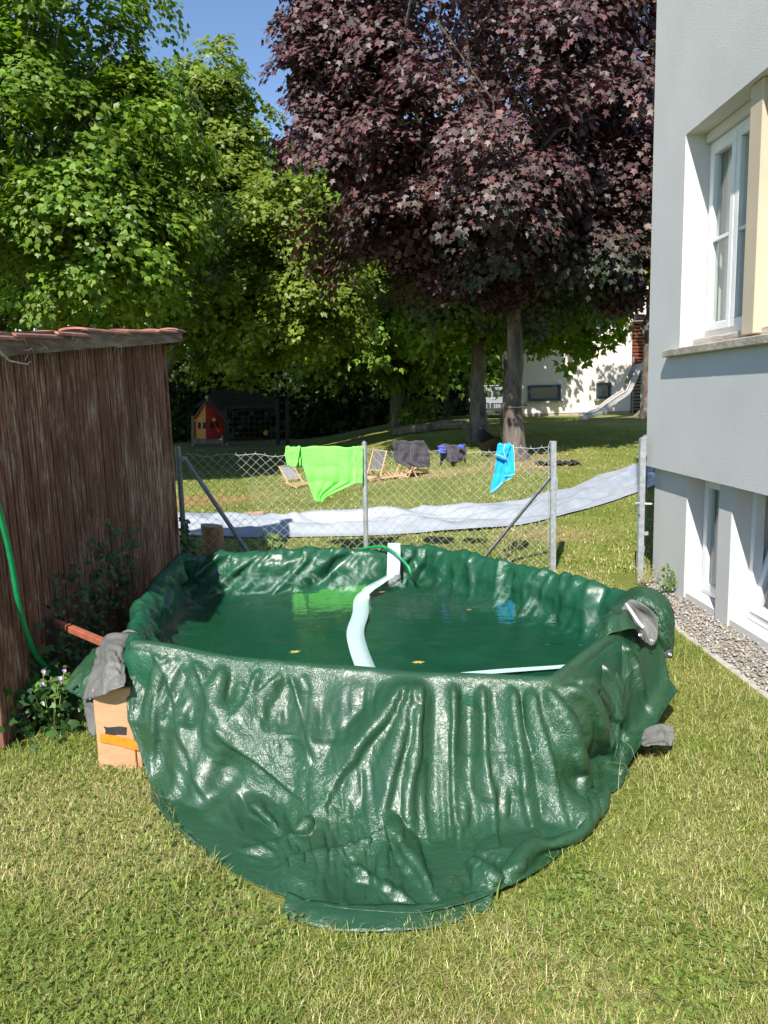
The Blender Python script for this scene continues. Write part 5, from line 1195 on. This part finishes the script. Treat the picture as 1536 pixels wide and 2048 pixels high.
for (a, b_, c, d) in ((.78, 1.12, 1.75, 1.65), (1.85, 1.75, 2.75, 2.75), (2.85, 2.85, 3.95, 3.75)):
    y = CY-.80; V = [(cx0+LN-a, CY-.845, cz0+1.03), (cx0+LN-b_, CY-.72, cz0+1.40), (cx0+LN-d, CY-.72, cz0+1.42), (cx0+LN-c, CY-.845, cz0+1.03)]
    mesh('side_window', V, [(0, 1, 2, 3)], M_pane, car)
for x in (.85, 3.55):
    c = (cx0+LN-x, CY-.80, cz0+.32)
    wt = smooth_angle(MB().tube([(c[0], c[1]-.10, c[2]), (c[0], c[1]-.12, c[2]), (c[0], c[1]+.1, c[2])], [.27, .32, .32], 20).build('wheel', M_tyre, car))
    mesh('rim', *[list(q) for q in (lambda m_: (m_.v, m_.f))(MB().tube([(c[0], c[1]-.125, c[2]), (c[0], c[1]-.13, c[2])], [.2, .17], 16))], M_steel, wt)
for y in (-.6, .6): MB().tube([(cx0+LN-1.4, CY+y, cz0+1.58), (cx0+LN-3.7, CY+y, cz0+1.55)], .025, 6).build('roof_rail', M_steel, car)
for x in (1.7, 2.7): MB().box((cx0+LN-x, CY-.87, cz0+.93), (.2, .03, .04)).build('door_handle', M_steel, car)
MB().box((cx0+LN/2, CY-.86, cz0+.42), (3.4, .02, .12)).build('sill_trim', M_tyre, car)
# low drive gate in front of the car
M_dgate = noisy('dark_gate_steel', (.03, .035, .04), (.06, .065, .07), 9, .6)
dg = thing('drive_gate', 'low grey bar gate between the tree trunks before the car', 'gate', tuple(aty(985, 840, 33)))
for u in (958, 977, 984, 1004): MB().bar(aty(u, 806, 33), aty(u, 842, 33), .1 if u in (977, 984) else .07).build('post', M_dgate, dg)
for (a, b_) in ((958, 977), (984, 1004)):
    for v in (807, 833): MB().bar(aty(a, v, 33), aty(b_, v, 33), .05).build('rail', M_dgate, dg)
    for u in np.arange(a+3.5, b_-2, 3.5): MB().bar(aty(u, 807, 33), aty(u, 833, 33), .025).build('bar', M_dgate, dg)
# ------------------------------------------------------------------ trees
M_bark = noisy('maple_bark', (.075, .06, .05), (.20, .165, .135), 9, .95, .9, 26, stretch=(1, 1, .35), bdist=.03)
M_leafg = tint_mat('green_maple_leaf', .45, .42, .4, tcol=(1.25, 1.3, .35))
M_leafp = tint_mat('purple_maple_leaf', .5, .16, .45, tcol=(1.5, .5, .4))
def leaf_template(kind):
    if kind == 'maple':
        pts = [(0, 0), (.44, .0), (.28, .2), (.54, .46), (.2, .52), (0, 1.0), (-.2, .52), (-.54, .46), (-.28, .2), (-.44, .0)]
        V = [(x, y, -.18*abs(x)-.12*(y-.3)**2) for x, y in pts]
        T = [(0, 1, 2), (0, 2, 8), (0, 8, 9), (2, 3, 4), (2, 4, 6), (2, 6, 8), (8, 6, 7), (4, 5, 6)]
    elif kind == 'lobed':
        pts = [(0, 0), (.40, .08), (.46, .42), (.2, .52), (0, 1.0), (-.2, .52), (-.46, .42), (-.40, .08)]
        V = [(x, y, -.22*abs(x)-.1*(y-.3)**2) for x, y in pts]
        T = [(0, 1, 3), (1, 2, 3), (0, 3, 5), (3, 4, 5), (0, 5, 7), (5, 6, 7)]
    else:
        V = [(0, 0, 0), (.38, .4, -.07), (0, 1, -.06), (-.38, .4, -.07)]; T = [(0, 1, 2), (0, 2, 3)]
    return np.array(V, float), np.array(T, int)
def norm(a): return a/np.maximum(np.linalg.norm(a, axis=-1, keepdims=True), 1e-9)
def leaves(name, P, nrm_, tip, size, tint, mat, parent, kind):
    tv, tt = leaf_template(kind); n = len(P)
    z = norm(nrm_); y = norm(tip-z*(tip*z).sum(-1, keepdims=True)); x = np.cross(y, z)
    s = size[:, None, None]
    V = P[:, None]+(x[:, None]*tv[None, :, :1]+y[:, None]*tv[None, :, 1:2]+z[:, None]*tv[None, :, 2:])*s
    T = (np.arange(n)[:, None, None]*len(tv)+tt[None]).reshape(-1, 3)
    return tri_mesh(name, V.reshape(-1, 3), T, mat, parent, tint=np.repeat(tint, len(tv), 0))
def crown_points(lobes, nspray, per, rs, inner=.35, flat=.45, seed=1, droop=.5, gap=1.55):
    """boughs on the crown's surface, each a heap of leaf sprays, each spray a drooping rosette of leaves"""
    rg = np.random.default_rng(seed); lobes = np.array(lobes, float); UPV = np.array([0, 0, 1.])
    vol = lobes[:, 3]*lobes[:, 4]+lobes[:, 4]*lobes[:, 5]+lobes[:, 3]*lobes[:, 5]; pr_ = vol/vol.sum()
    nb = max(6, nspray//8); cand = nb*7
    li = rg.choice(len(lobes), cand, p=pr_); d = norm(rg.normal(size=(cand, 3)))
    bc = lobes[li, :3]+d*lobes[li, 3:6]*rg.uniform(.8, 1.03, (cand, 1))
    dep = np.min(np.linalg.norm((bc[:, None]-lobes[None, :, :3])/lobes[None, :, 3:6], axis=-1), axis=1)
    ok = []; sp = rs*gap
    for i in np.nonzero(dep > .74)[0]:
        if all(np.linalg.norm((bc[i]-bc[j])*np.array([1, 1, 1.5])) > sp for j in ok): ok.append(i)
        if len(ok) >= nb: break
    bc, bd = bc[ok], d[ok]; nb = len(bc); br = rs*rg.uniform(1.2, 2.1, nb)
    bx = norm(bd*np.array([1, 1, .7])*.8+UPV*.75)
    bk = np.repeat(np.arange(nb), max(4, int(nspray/nb))); ns_ = len(bk)
    o = norm(rg.normal(size=(ns_, 3))+bx[bk]*.9)*br[bk][:, None]*(rg.random((ns_, 1))**.4)*np.array([1, 1, .62])
    c = bc[bk]+o
    ax = norm(bx[bk]*.8+norm(o)*.45+UPV*.35+rg.normal(size=(ns_, 3))*.15)
    r = rs*rg.uniform(.55, 1.15, ns_)
    k = np.repeat(np.arange(ns_), per); n = len(k)
    q = np.sqrt(rg.random(n)); an = rg.uniform(0, 6.283, n)
    e1 = norm(np.cross(ax, np.array([.3, .9, .1]))); e2 = np.cross(ax, e1)
    rd = e1[k]*np.cos(an)[:, None]+e2[k]*np.sin(an)[:, None]
    P = c[k]+rd*(q*r[k])[:, None]-ax[k]*(droop*q**2*r[k])[:, None]+rg.normal(size=(n, 3))*(r[k]*.12)[:, None]
    P += ax[k]*(rg.random(n)**2*-.45*r[k])[:, None]
    nn = norm(ax[k]+rd*(.5*q)[:, None]+rg.normal(size=(n, 3))*.30)
    tip = rd+rg.normal(size=(n, 3))*.5+np.array([0, 0, -.5])
    return P, nn, tip, k, c, rg
def limb(mb, a, b_, r0, r1, n=7, wob=.12, rg=None, sides=8):
    a = np.array(a, float); b_ = np.array(b_, float); t = np.linspace(0, 1, n)[:, None]; L = np.linalg.norm(b_-a)
    p = a+(b_-a)*t; p[1:-1] += rg.normal(size=(n-2, 3))*wob*L*.12; p[:, 2] += (np.sin(t[:, 0]*math.pi)*.06*L)
    mb.tube(p, list(np.linspace(r0, r1, n)), sides); return p
def tree(name, label, base, trunk_top, r0, lobes, nspray, per, rs, lsize, pal, mat, kind, seed, group='trees behind the fence', flare=1.5, nl=14, inner=.35, bark=None, fork=None, gcol=None, fill=.42, gap=1.55):
    x, y = base; z = G(x, y); rg0 = np.random.default_rng(seed+5)
    e = thing(name, label, 'tree', (x, y, z), group)
    mb = MB(); tt = np.array(trunk_top, float); n = 12
    t = np.linspace(0, 1, n)[:, None]; p = np.array([x, y, z-.1])*(1-t)+tt*t; p[1:-1, :2] += rg0.normal(size=(n-2, 2))*r0*.14
    rad = [r0*(flare if i == 0 else 1+(flare-1)*math.exp(-i*1.1))*(1-.5*i/(n-1)) for i in range(n)]
    mb.tube(p, rad, 16); tr = smooth_angle(mb.build('trunk', bark or M_bark, e), 60)
    P, nn, tip, k, c, rg = crown_points(lobes, nspray, per, rs, inner, seed=seed, gap=gap)
    lm = MB(); sel = rg.choice(len(c), min(nl*3, len(c)), replace=False)
    for q, i in enumerate(sel):
        st = p[int(n*.62)+q % int(n*.38)]; tgt = c[i]*.88+st*.12
        if q < nl:
            pts = limb(lm, st, tgt, r0*.34, r0*.06, 8, .5, rg, 7)
        else:
            limb(lm, pts[3+q % 4], tgt, r0*.12, r0*.03, 6, .5, rg, 5)
    smooth_angle(lm.build('limbs', bark or M_bark, e), 60)
    pal = np.array(pal, float); sc_ = np.repeat(rg.uniform(.8, 1.2, (len(c), 1)), 1, 1)
    tint = pal[rg.integers(0, len(pal), len(P))]*sc_[k]*rg.uniform(.75, 1.25, (len(P), 1))
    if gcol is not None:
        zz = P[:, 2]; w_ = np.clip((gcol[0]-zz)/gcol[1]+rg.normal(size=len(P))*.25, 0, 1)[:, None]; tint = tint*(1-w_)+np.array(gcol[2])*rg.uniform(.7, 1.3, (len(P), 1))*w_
    cr = leaves('crown', P, nn, tip, lsize*rg.uniform(.7, 1.25, len(P)), tint, mat, e, kind)
    # shade leaves inside the crown, larger and sparser
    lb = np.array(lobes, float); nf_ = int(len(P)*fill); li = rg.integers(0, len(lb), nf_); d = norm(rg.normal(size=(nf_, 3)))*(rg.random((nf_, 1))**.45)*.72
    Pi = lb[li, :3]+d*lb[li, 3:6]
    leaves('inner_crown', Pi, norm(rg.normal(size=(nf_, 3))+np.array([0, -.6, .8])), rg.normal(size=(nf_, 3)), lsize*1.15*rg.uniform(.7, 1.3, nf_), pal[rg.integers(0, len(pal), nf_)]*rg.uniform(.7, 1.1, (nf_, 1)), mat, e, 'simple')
    return e
GP = [[.13, .235, .022], [.17, .27, .03], [.105, .195, .02], [.215, .30, .042]]
GPY = [[.165, .24, .024], [.20, .27, .03], [.13, .205, .022], [.245, .285, .05]]
PP = [[.105, .046, .050], [.15, .058, .060], [.078, .038, .044], [.135, .082, .07], [.085, .068, .056], [.11, .075, .075]]
def lob(u, v, Y, ru, rv, ry=None):
    c = aty(u, v, Y); return (c[0], c[1], c[2], ru*Y/F, ry or ru*Y/F, rv*Y/F)
# crimson maple
tx, ty = 2.62, 13.3
tree('maple_tree', 'purple-leaved maple tree with pale trunk behind the fence', (tx, ty), (2.55, 13.3, 4.2), .19,
     [lob(980, 60, 13.3, 300, 260), lob(725, 80, 13, 125, 190), lob(765, 330, 12.8, 150, 140), lob(950, 330, 12.6, 230, 190), lob(1200, 200, 13, 170, 250), lob(1180, 420, 13, 150, 150), lob(860, 470, 13.2, 170, 120), lob(1040, 520, 12.8, 120, 95), lob(1240, 590, 13.2, 65, 50), lob(652, 190, 12.8, 88, 125), lob(660, 40, 12.9, 75, 90), lob(1150, 60, 13.2, 150, 200), lob(905, 560, 13, 80, 55), lob(1000, 590, 12.9, 60, 45), lob(735, 470, 12.9, 60, 55)],
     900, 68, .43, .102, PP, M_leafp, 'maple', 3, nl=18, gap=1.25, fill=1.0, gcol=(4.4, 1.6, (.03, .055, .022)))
# green maple on the left
tree('maple_tree', 'large green maple tree standing behind the shed', (-5.8, 14.5), (-5.7, 14.5, 5.0), .2,
     [lob(90, 80, 14, 175, 215), lob(60, 330, 13.6, 200, 190), lob(265, 320, 13.6, 100, 150), lob(190, 480, 13.8, 190, 120), lob(275, 190, 14.2, 65, 90), lob(-120, 200, 14, 200, 330), lob(330, 470, 14.3, 80, 110)],
     700, 58, .44, .118, GP, M_leafg, 'lobed', 9, nl=14)
tree('maple_tree', 'tall green maple tree with sunlit top next to the gap of sky', (-6.3, 21), (-5.2, 21, 7.0), .22,
     [lob(425, 215, 21, 65, 85), lob(480, 330, 21, 50, 120), lob(430, 420, 21, 100, 150), lob(520, 440, 20.5, 50, 110)],
     400, 58, .52, .14, GPY, M_leafg, 'lobed', 15)
tree('maple_tree', 'lower bright green maple tree left of the purple maple', (-6.2, 18.5), (-3.4, 18.5, 4.8), .15,
     [lob(560, 470, 17.5, 115, 90), lob(480, 560, 17.5, 100, 100), lob(610, 590, 17.8, 120, 110), lob(500, 660, 18, 130, 70), lob(660, 500, 18.5, 60, 80)],
     460, 58, .42, .115, GPY, M_leafg, 'lobed', 22)
tree('maple_tree', 'green tree in shade behind the middle of the lawn', (.9, 25), (.9, 25, 4.0), .16,
     [lob(780, 650, 24, 120, 60), lob(860, 600, 24.5, 120, 80), lob(720, 700, 25, 110, 60), lob(900, 680, 25, 100, 70)],
     300, 42, .6, .2, GP, M_leafg, 'lobed', 27)
tree('maple_tree', 'dark-trunked maple left of the pale trunk, with low green boughs', (2.35, 16.2), (2.4, 16.2, 3.9), .2,
     [lob(1130, 632, 15.5, 85, 45), lob(1070, 600, 15.5, 105, 60), lob(920, 625, 16, 90, 50), lob(1180, 585, 15.8, 55, 55)],
     230, 44, .42, .155, GP, M_leafg, 'lobed', 33, nl=10)
tree('maple_tree', 'green tree at the far left behind the shed roof', (-9.0, 19), (-8.9, 19, 5), .16,
     [lob(60, 560, 18.5, 90, 90), lob(-40, 480, 18.5, 120, 160), lob(140, 420, 19, 120, 110)], 170, 40, .6, .18, GP, M_leafg, 'lobed', 38)
tree('slender_tree', 'slender twin-stemmed tree seen against the sky over the shed roof', (-6.6, 20), (-6.4, 20, 5.2), .10,
     [lob(300, 500, 20, 90, 60), lob(350, 620, 20.5, 60, 60)], 70, 40, .5, .16, GP, M_leafg, 'lobed', 44, nl=6)
tree('slender_tree', 'sunlit tree beyond the drive behind the car', (8.2, 45), (8.2, 45, 4), .2,
     [lob(1000, 740, 45, 60, 50), lob(960, 760, 44, 40, 40)], 70, 40, 1.0, .4, GPY, M_leafg, 'lobed', 48, nl=5)
tree('maple_tree', 'green tree showing beside the upper house corner', (7.6, 20.5), (7.6, 20.5, 4.2), .14,
     [lob(1275, 520, 20, 45, 60), lob(1330, 420, 20.5, 80, 120)], 80, 40, .5, .17, GPY, M_leafg, 'lobed', 52, nl=5)
for (x, y, lob_, lab, sd_) in ((1.2, 26.5, [(1.0, 23, 6.6, 3.6, 2.6, 2.6), (-1.8, 23.5, 6.0, 2.6, 2.4, 2.2), (3.6, 24, 5.6, 2.2, 2.2, 1.9)], 'broad tree added behind the purple maple to shade the hedge', 81), (-8.0, 26.5, [(-5.0, 23.5, 6.4, 3.2, 2.4, 2.3), (-7.8, 24, 7.0, 2.6, 2.4, 2.6)], 'broad tree added by the playhouse to shade it and the hedge', 82), (-11.5, 27, [(-11.5, 24, 6.5, 3.4, 2.6, 2.6)], 'broad tree added at the far left behind the shed to shade the hedge', 83)):
    tree('added_shade_tree', lab, (x, y), (x, y-1.0, 5.2), .17, lob_, 150*len(lob_), 42, .8, .24, GP, M_leafg, 'simple', sd_, nl=8, fill=.5)  # trees added with high crowns to keep sun off hedge and playhouse
for q, (u, Y, lab) in enumerate(((1012, 19, 'dark slim tree trunk just left of the pale maple trunk'), (893, 27, 'thin dark trunk in the hedge shade at mid lawn'))):
    p = aty(u, 830, Y); x, y = p[0], p[1]
    tree('slender_tree', lab, (x, y), (x+.1, y, 4.6), .11, [(x, y, 5.4, 1.0, 1.0, 1.0)], 40, 40, .5, .18, GP, M_leafg, 'lobed', 60+q, nl=4)
p = aty(840, 838, 25.5)
tree('shrub', 'light green shrub at the back of the lawn right of the middle post', (p[0], p[1]), (p[0], p[1], 1.2), .04, [(p[0], p[1], p[2], .8, .7, .65), (p[0]-.6, p[1]+.4, p[2]-.1, .5, .5, .5)], 70, 50, .28, .12, GPY, M_leafg, 'lobed', 91, nl=5)
# hedge and wood that close the view
def hedge(name, label, x0, x1, y0, depth, h, n, size, seed, pal, leafmat=M_leafg):
    rg = np.random.default_rng(seed); x = rg.uniform(x0, x1, n); s = rg.random(n)
    hh = h*(1+.22*fbm(x*.5, 0*x, 0, 3, seed)); z = hh*rg.random(n)**.8
    y = y0+depth*.5+(-.5+.18*fbm(x*.9, z*.9, 0, 3, seed+3))*depth+.3*rg.random(n)**2*depth
    top = rg.random(n) < .25; z = np.where(top, hh*rg.uniform(.92, 1.05, n), z); y = np.where(top, y0+depth*rg.random(n), y)
    P = np.stack([x, y, gz(x, y)+z], -1); nn = norm(np.array([0, -.7, .6])+rg.normal(size=(n, 3))*.6); tip = rg.normal(size=(n, 3))*.7+np.array([0, -.2, -.6])
    pal = np.array(pal); e = thing(name, label, 'hedge', ((x0+x1)/2, y0, 0))
    leaves('foliage', P, nn, tip, size*rg.uniform(.6, 1.3, n), pal[rg.integers(0, len(pal), n)]*rg.uniform(.6, 1.3, (n, 1)), leafmat, e, 'simple')
    nx = 40; V = []
    for i in range(nx):
        X = x0+(x1-x0)*i/(nx-1); H_ = h*(1+.22*float(fbm(X*.5, 0, 0, 3, seed)))*.86
        V += [(X, y0+depth*.35, -.2), (X, y0+depth*.38, H_+G(X, y0)), (X, y0+depth*.9, H_+G(X, y0))]
    mesh('dark_core', V, [(i*3+k, i*3+3+k, i*3+4+k, i*3+1+k) for i in range(nx-1) for k in (0, 1)], noisy('hedge_shade_core', (.012, .016, .008), (.03, .035, .015), 6, .95, .8, 30, bdist=.1), e)  # solid near-black sheet, stands for the shade inside the hedge
    return e
DK = [[.035, .07, .010], [.05, .095, .014], [.028, .055, .010]]
hedge('hedge', 'dark dense hedge closing the back of the lawn', -17, 4.2, 31, 2.6, 4.3, 15000, .30, 71, DK)
hedge('hedge', 'low leafy hedge behind the slide and drive', 7.5, 22, 44, 2, 5, 3500, .45, 72, GP)
# hammock slung between the two trunks
ha, hb = np.array([2.42, 16.0, G(2.42, 16)+.75]), np.array([2.58, 13.5, G(2.6, 13.3)+1.0])
hm_ = thing('hammock', 'dark cloth hammock hung between the maple trunks', 'hammock', tuple((ha+hb)/2-np.array([0, 0, .6])))
A_ = aty(962, 858, 15.6); B_ = aty(1001, 872, 13.8)
n1 = 16; V = []
for i in range(n1):
    t = i/(n1-1); c = A_*(1-t)+B_*t; c = c-np.array([0, 0, .18*math.sin(math.pi*t)]); wd = .30*math.sin(math.pi*min(max(t, .05), .95))**.6
    for s_ in np.linspace(-1, 1, 7): V.append((c[0]+wd*s_*.8, c[1]+.1*s_, c[2]-.28*(1-s_*s_)*math.sin(math.pi*t)))
mesh('cloth', V, [(i*7+k, i*7+k+1, i*7+k+8, i*7+k+7) for i in range(n1-1) for k in range(6)], noisy('hammock_cloth', (.03, .02, .016), (.06, .045, .035), 8, .9), hm_, True)
M_cord = noisy('pale_cord', (.30, .24, .15), (.40, .33, .22), 30, .9)
MB().tube([B_, aty(1010, 856, 13.5), aty(1026, 836, 13.14)], .012, 6).build('rope', M_cord, hm_, True); MB().tube([A_, aty(955, 850, 16)], .012, 6).build('rope', M_cord, hm_, True)
MB().tube([B_, aty(1009, 885, 13.8)], .01, 6).build('rope', M_cord, hm_, True)
# rope round the pale trunk
pts = [(2.60+.205*math.cos(a), 13.3+.205*math.sin(a), aty(1040, 812, 13.1)[2]+.02*math.sin(a)) for a in np.linspace(0, 6.4, 24)]
MB().tube(pts, .014, 6).build('rope', M_cord, hm_, True)
# ------------------------------------------------------------------ ivy, weeds
M_ivy = tint_mat('ivy_leaf', .4, .2, .45)
def ivy(label, pts, n, size, seed, spread, loc, up=.0, nm='ivy_plant'):
    rg = np.random.default_rng(seed); pts = np.array(pts); k = rg.integers(0, len(pts), n)
    P = pts[k]+rg.normal(size=(n, 3))*np.array(spread); P[:, 0] = np.maximum(P[:, 0], SX+.03); P[:, 2] = np.maximum(P[:, 2], .015)
    nn = norm(np.array([.75, -.45, .55])+rg.normal(size=(n, 3))*.42); tip = rg.normal(size=(n, 3))*.5+np.array([0, 0, -.8])
    pal = np.array([[.022, .07, .016], [.035, .095, .02], [.05, .12, .028], [.016, .05, .014]])
    e = thing(nm, label, 'ivy', loc)
    leaves('leaves', P, nn, tip, size*rg.uniform(.5, 1.3, n), pal[rg.integers(0, 4, n)]*rg.uniform(.8, 1.25, (n, 1)), M_ivy, e, 'lobed')
    st = MB()
    for i in range(0, len(pts)-1, 2): st.tube(catmull([pts[i], (pts[i]+pts[i+1])/2+np.array([.01, .01, -.02]), pts[i+1]], 5), .003, 4)
    st.build('stems', noisy('ivy_stem', (.07, .05, .03), (.11, .08, .05), 20, .9), e)
wx = SX+.06
ivy('dense ivy at the near foot of the shed wall', [(wx, 3.5, .1), (wx+.05, 3.55, .2), (wx, 3.65, .15), (wx+.08, 3.6, .05), (wx, 3.75, .28), (wx+.04, 3.8, .1), (wx+.1, 3.7, .06), (wx+.16, 3.55, .03)], 330, .052, 5, (.05, .07, .07), (wx, 3.6, 0))
ivy('ivy climbing the shed boards beside the pool', [(wx, 4.1, .1), (wx, 4.0, .3), (wx, 4.3, .2), (wx, 4.3, .45), (wx, 4.45, .15), (wx, 4.65, .5), (wx, 4.6, .3), (wx-.01, 4.7, .7), (wx, 4.9, .4), (wx, 5.1, .3), (wx-.01, 4.32, .65), (wx-.01, 4.05, .5), (wx+.05, 4.2, .08), (wx, 5.3, .5), (wx-.01, 5.0, .62)], 520, .042, 6, (.025, .09, .11), (wx, 4.5, 0))
ivy('ivy tuft at the far shed corner by the fence post', [(-1.80, 6.9, .25), (-1.78, 6.95, .45), (-1.74, 7.0, .3), (-1.7, 6.9, .2)], 110, .05, 7, (.05, .06, .09), (-1.78, 6.9, 0))
def weed(name, label, p, stalks, h, spread, seed, flower=None, leafs=6, lsz=.03, col=(.10, .19, .03), stem=(.16, .22, .06)):
    rg = np.random.default_rng(seed); e = thing(name, label, 'plant', tuple(p)); sm = MB(); LP = []; tips = []
    for i in range(stalks):
        t_ = np.array([rg.normal()*spread, rg.normal()*spread, h*rg.uniform(.6, 1.1)]); C_ = catmull([p, p+t_*.5+rg.normal(size=3)*.015, p+t_], 8); sm.tube(C_, .0022, 4); tips.append(C_[-1])
        for k in range(leafs): LP.append(C_[rg.integers(2, 8)]+rg.normal(size=3)*lsz*.4)
    sm.build('stems', noisy(name+'_stem', stem, tuple(q*1.3 for q in stem), 20, .8), e)
    LP = np.array(LP); n = len(LP)
    leaves('leaves', LP, norm(np.array([.2, -.5, .8])+rg.normal(size=(n, 3))*.4), rg.normal(size=(n, 3)), lsz*rg.uniform(.6, 1.3, n), np.array(col)*rg.uniform(.7, 1.3, (n, 1)), M_ivy, e, 'lobed')
    if flower:
        for t_ in tips[:flower]:
            V = [t_]+[t_+np.array([.011*math.cos(a), .004*math.sin(2*a), .011*math.sin(a)]) for a in np.linspace(0, 6.283, 11)[:-1]]
            mesh('flower', V, [(0, 1+i, 1+(i+1) % 10) for i in range(10)], noisy('lilac_petal', (.45, .26, .62), (.55, .36, .70), 50, .7), e)
weed('flowering_weed', 'slender weed with small lilac flowers left of the pool corner', atz(108, 1462, 0), 7, .33, .06, 3, 5, 6, .035)
weed('leafy_weed', 'broad-leaved weed by the fence in front of the white tarp', np.array([aty(545, 1095, 7.45)[0], 7.45, 0]), 6, .30, .07, 4, None, 4, .09, (.13, .20, .04))
weed('dry_weed', 'dry straw-coloured weed stems against the wire fence', np.array([aty(528, 1100, 7.3)[0], 7.28, 0]), 22, .24, .05, 5, None, 1, .03, (.34, .30, .14), (.42, .36, .18))
weed('leafy_weed', 'small weed growing at the house corner by the gate hinge', np.array([2.30, 5.62, .02]), 8, .20, .04, 6, None, 6, .035, (.10, .18, .03))
weed('dry_weed', 'dry grass tuft at the foot of the gate post', np.array([2.24, 5.95, .02]), 20, .16, .05, 8, None, 1, .02, (.34, .30, .14), (.36, .32, .15))
weed('dry_weed', 'tuft of tall dry grass at the fence near the right post', np.array([aty(1020, 1100, 6.9)[0], 6.95, 0]), 30, .3, .09, 9, None, 1, .02, (.2, .25, .08), (.30, .31, .12))
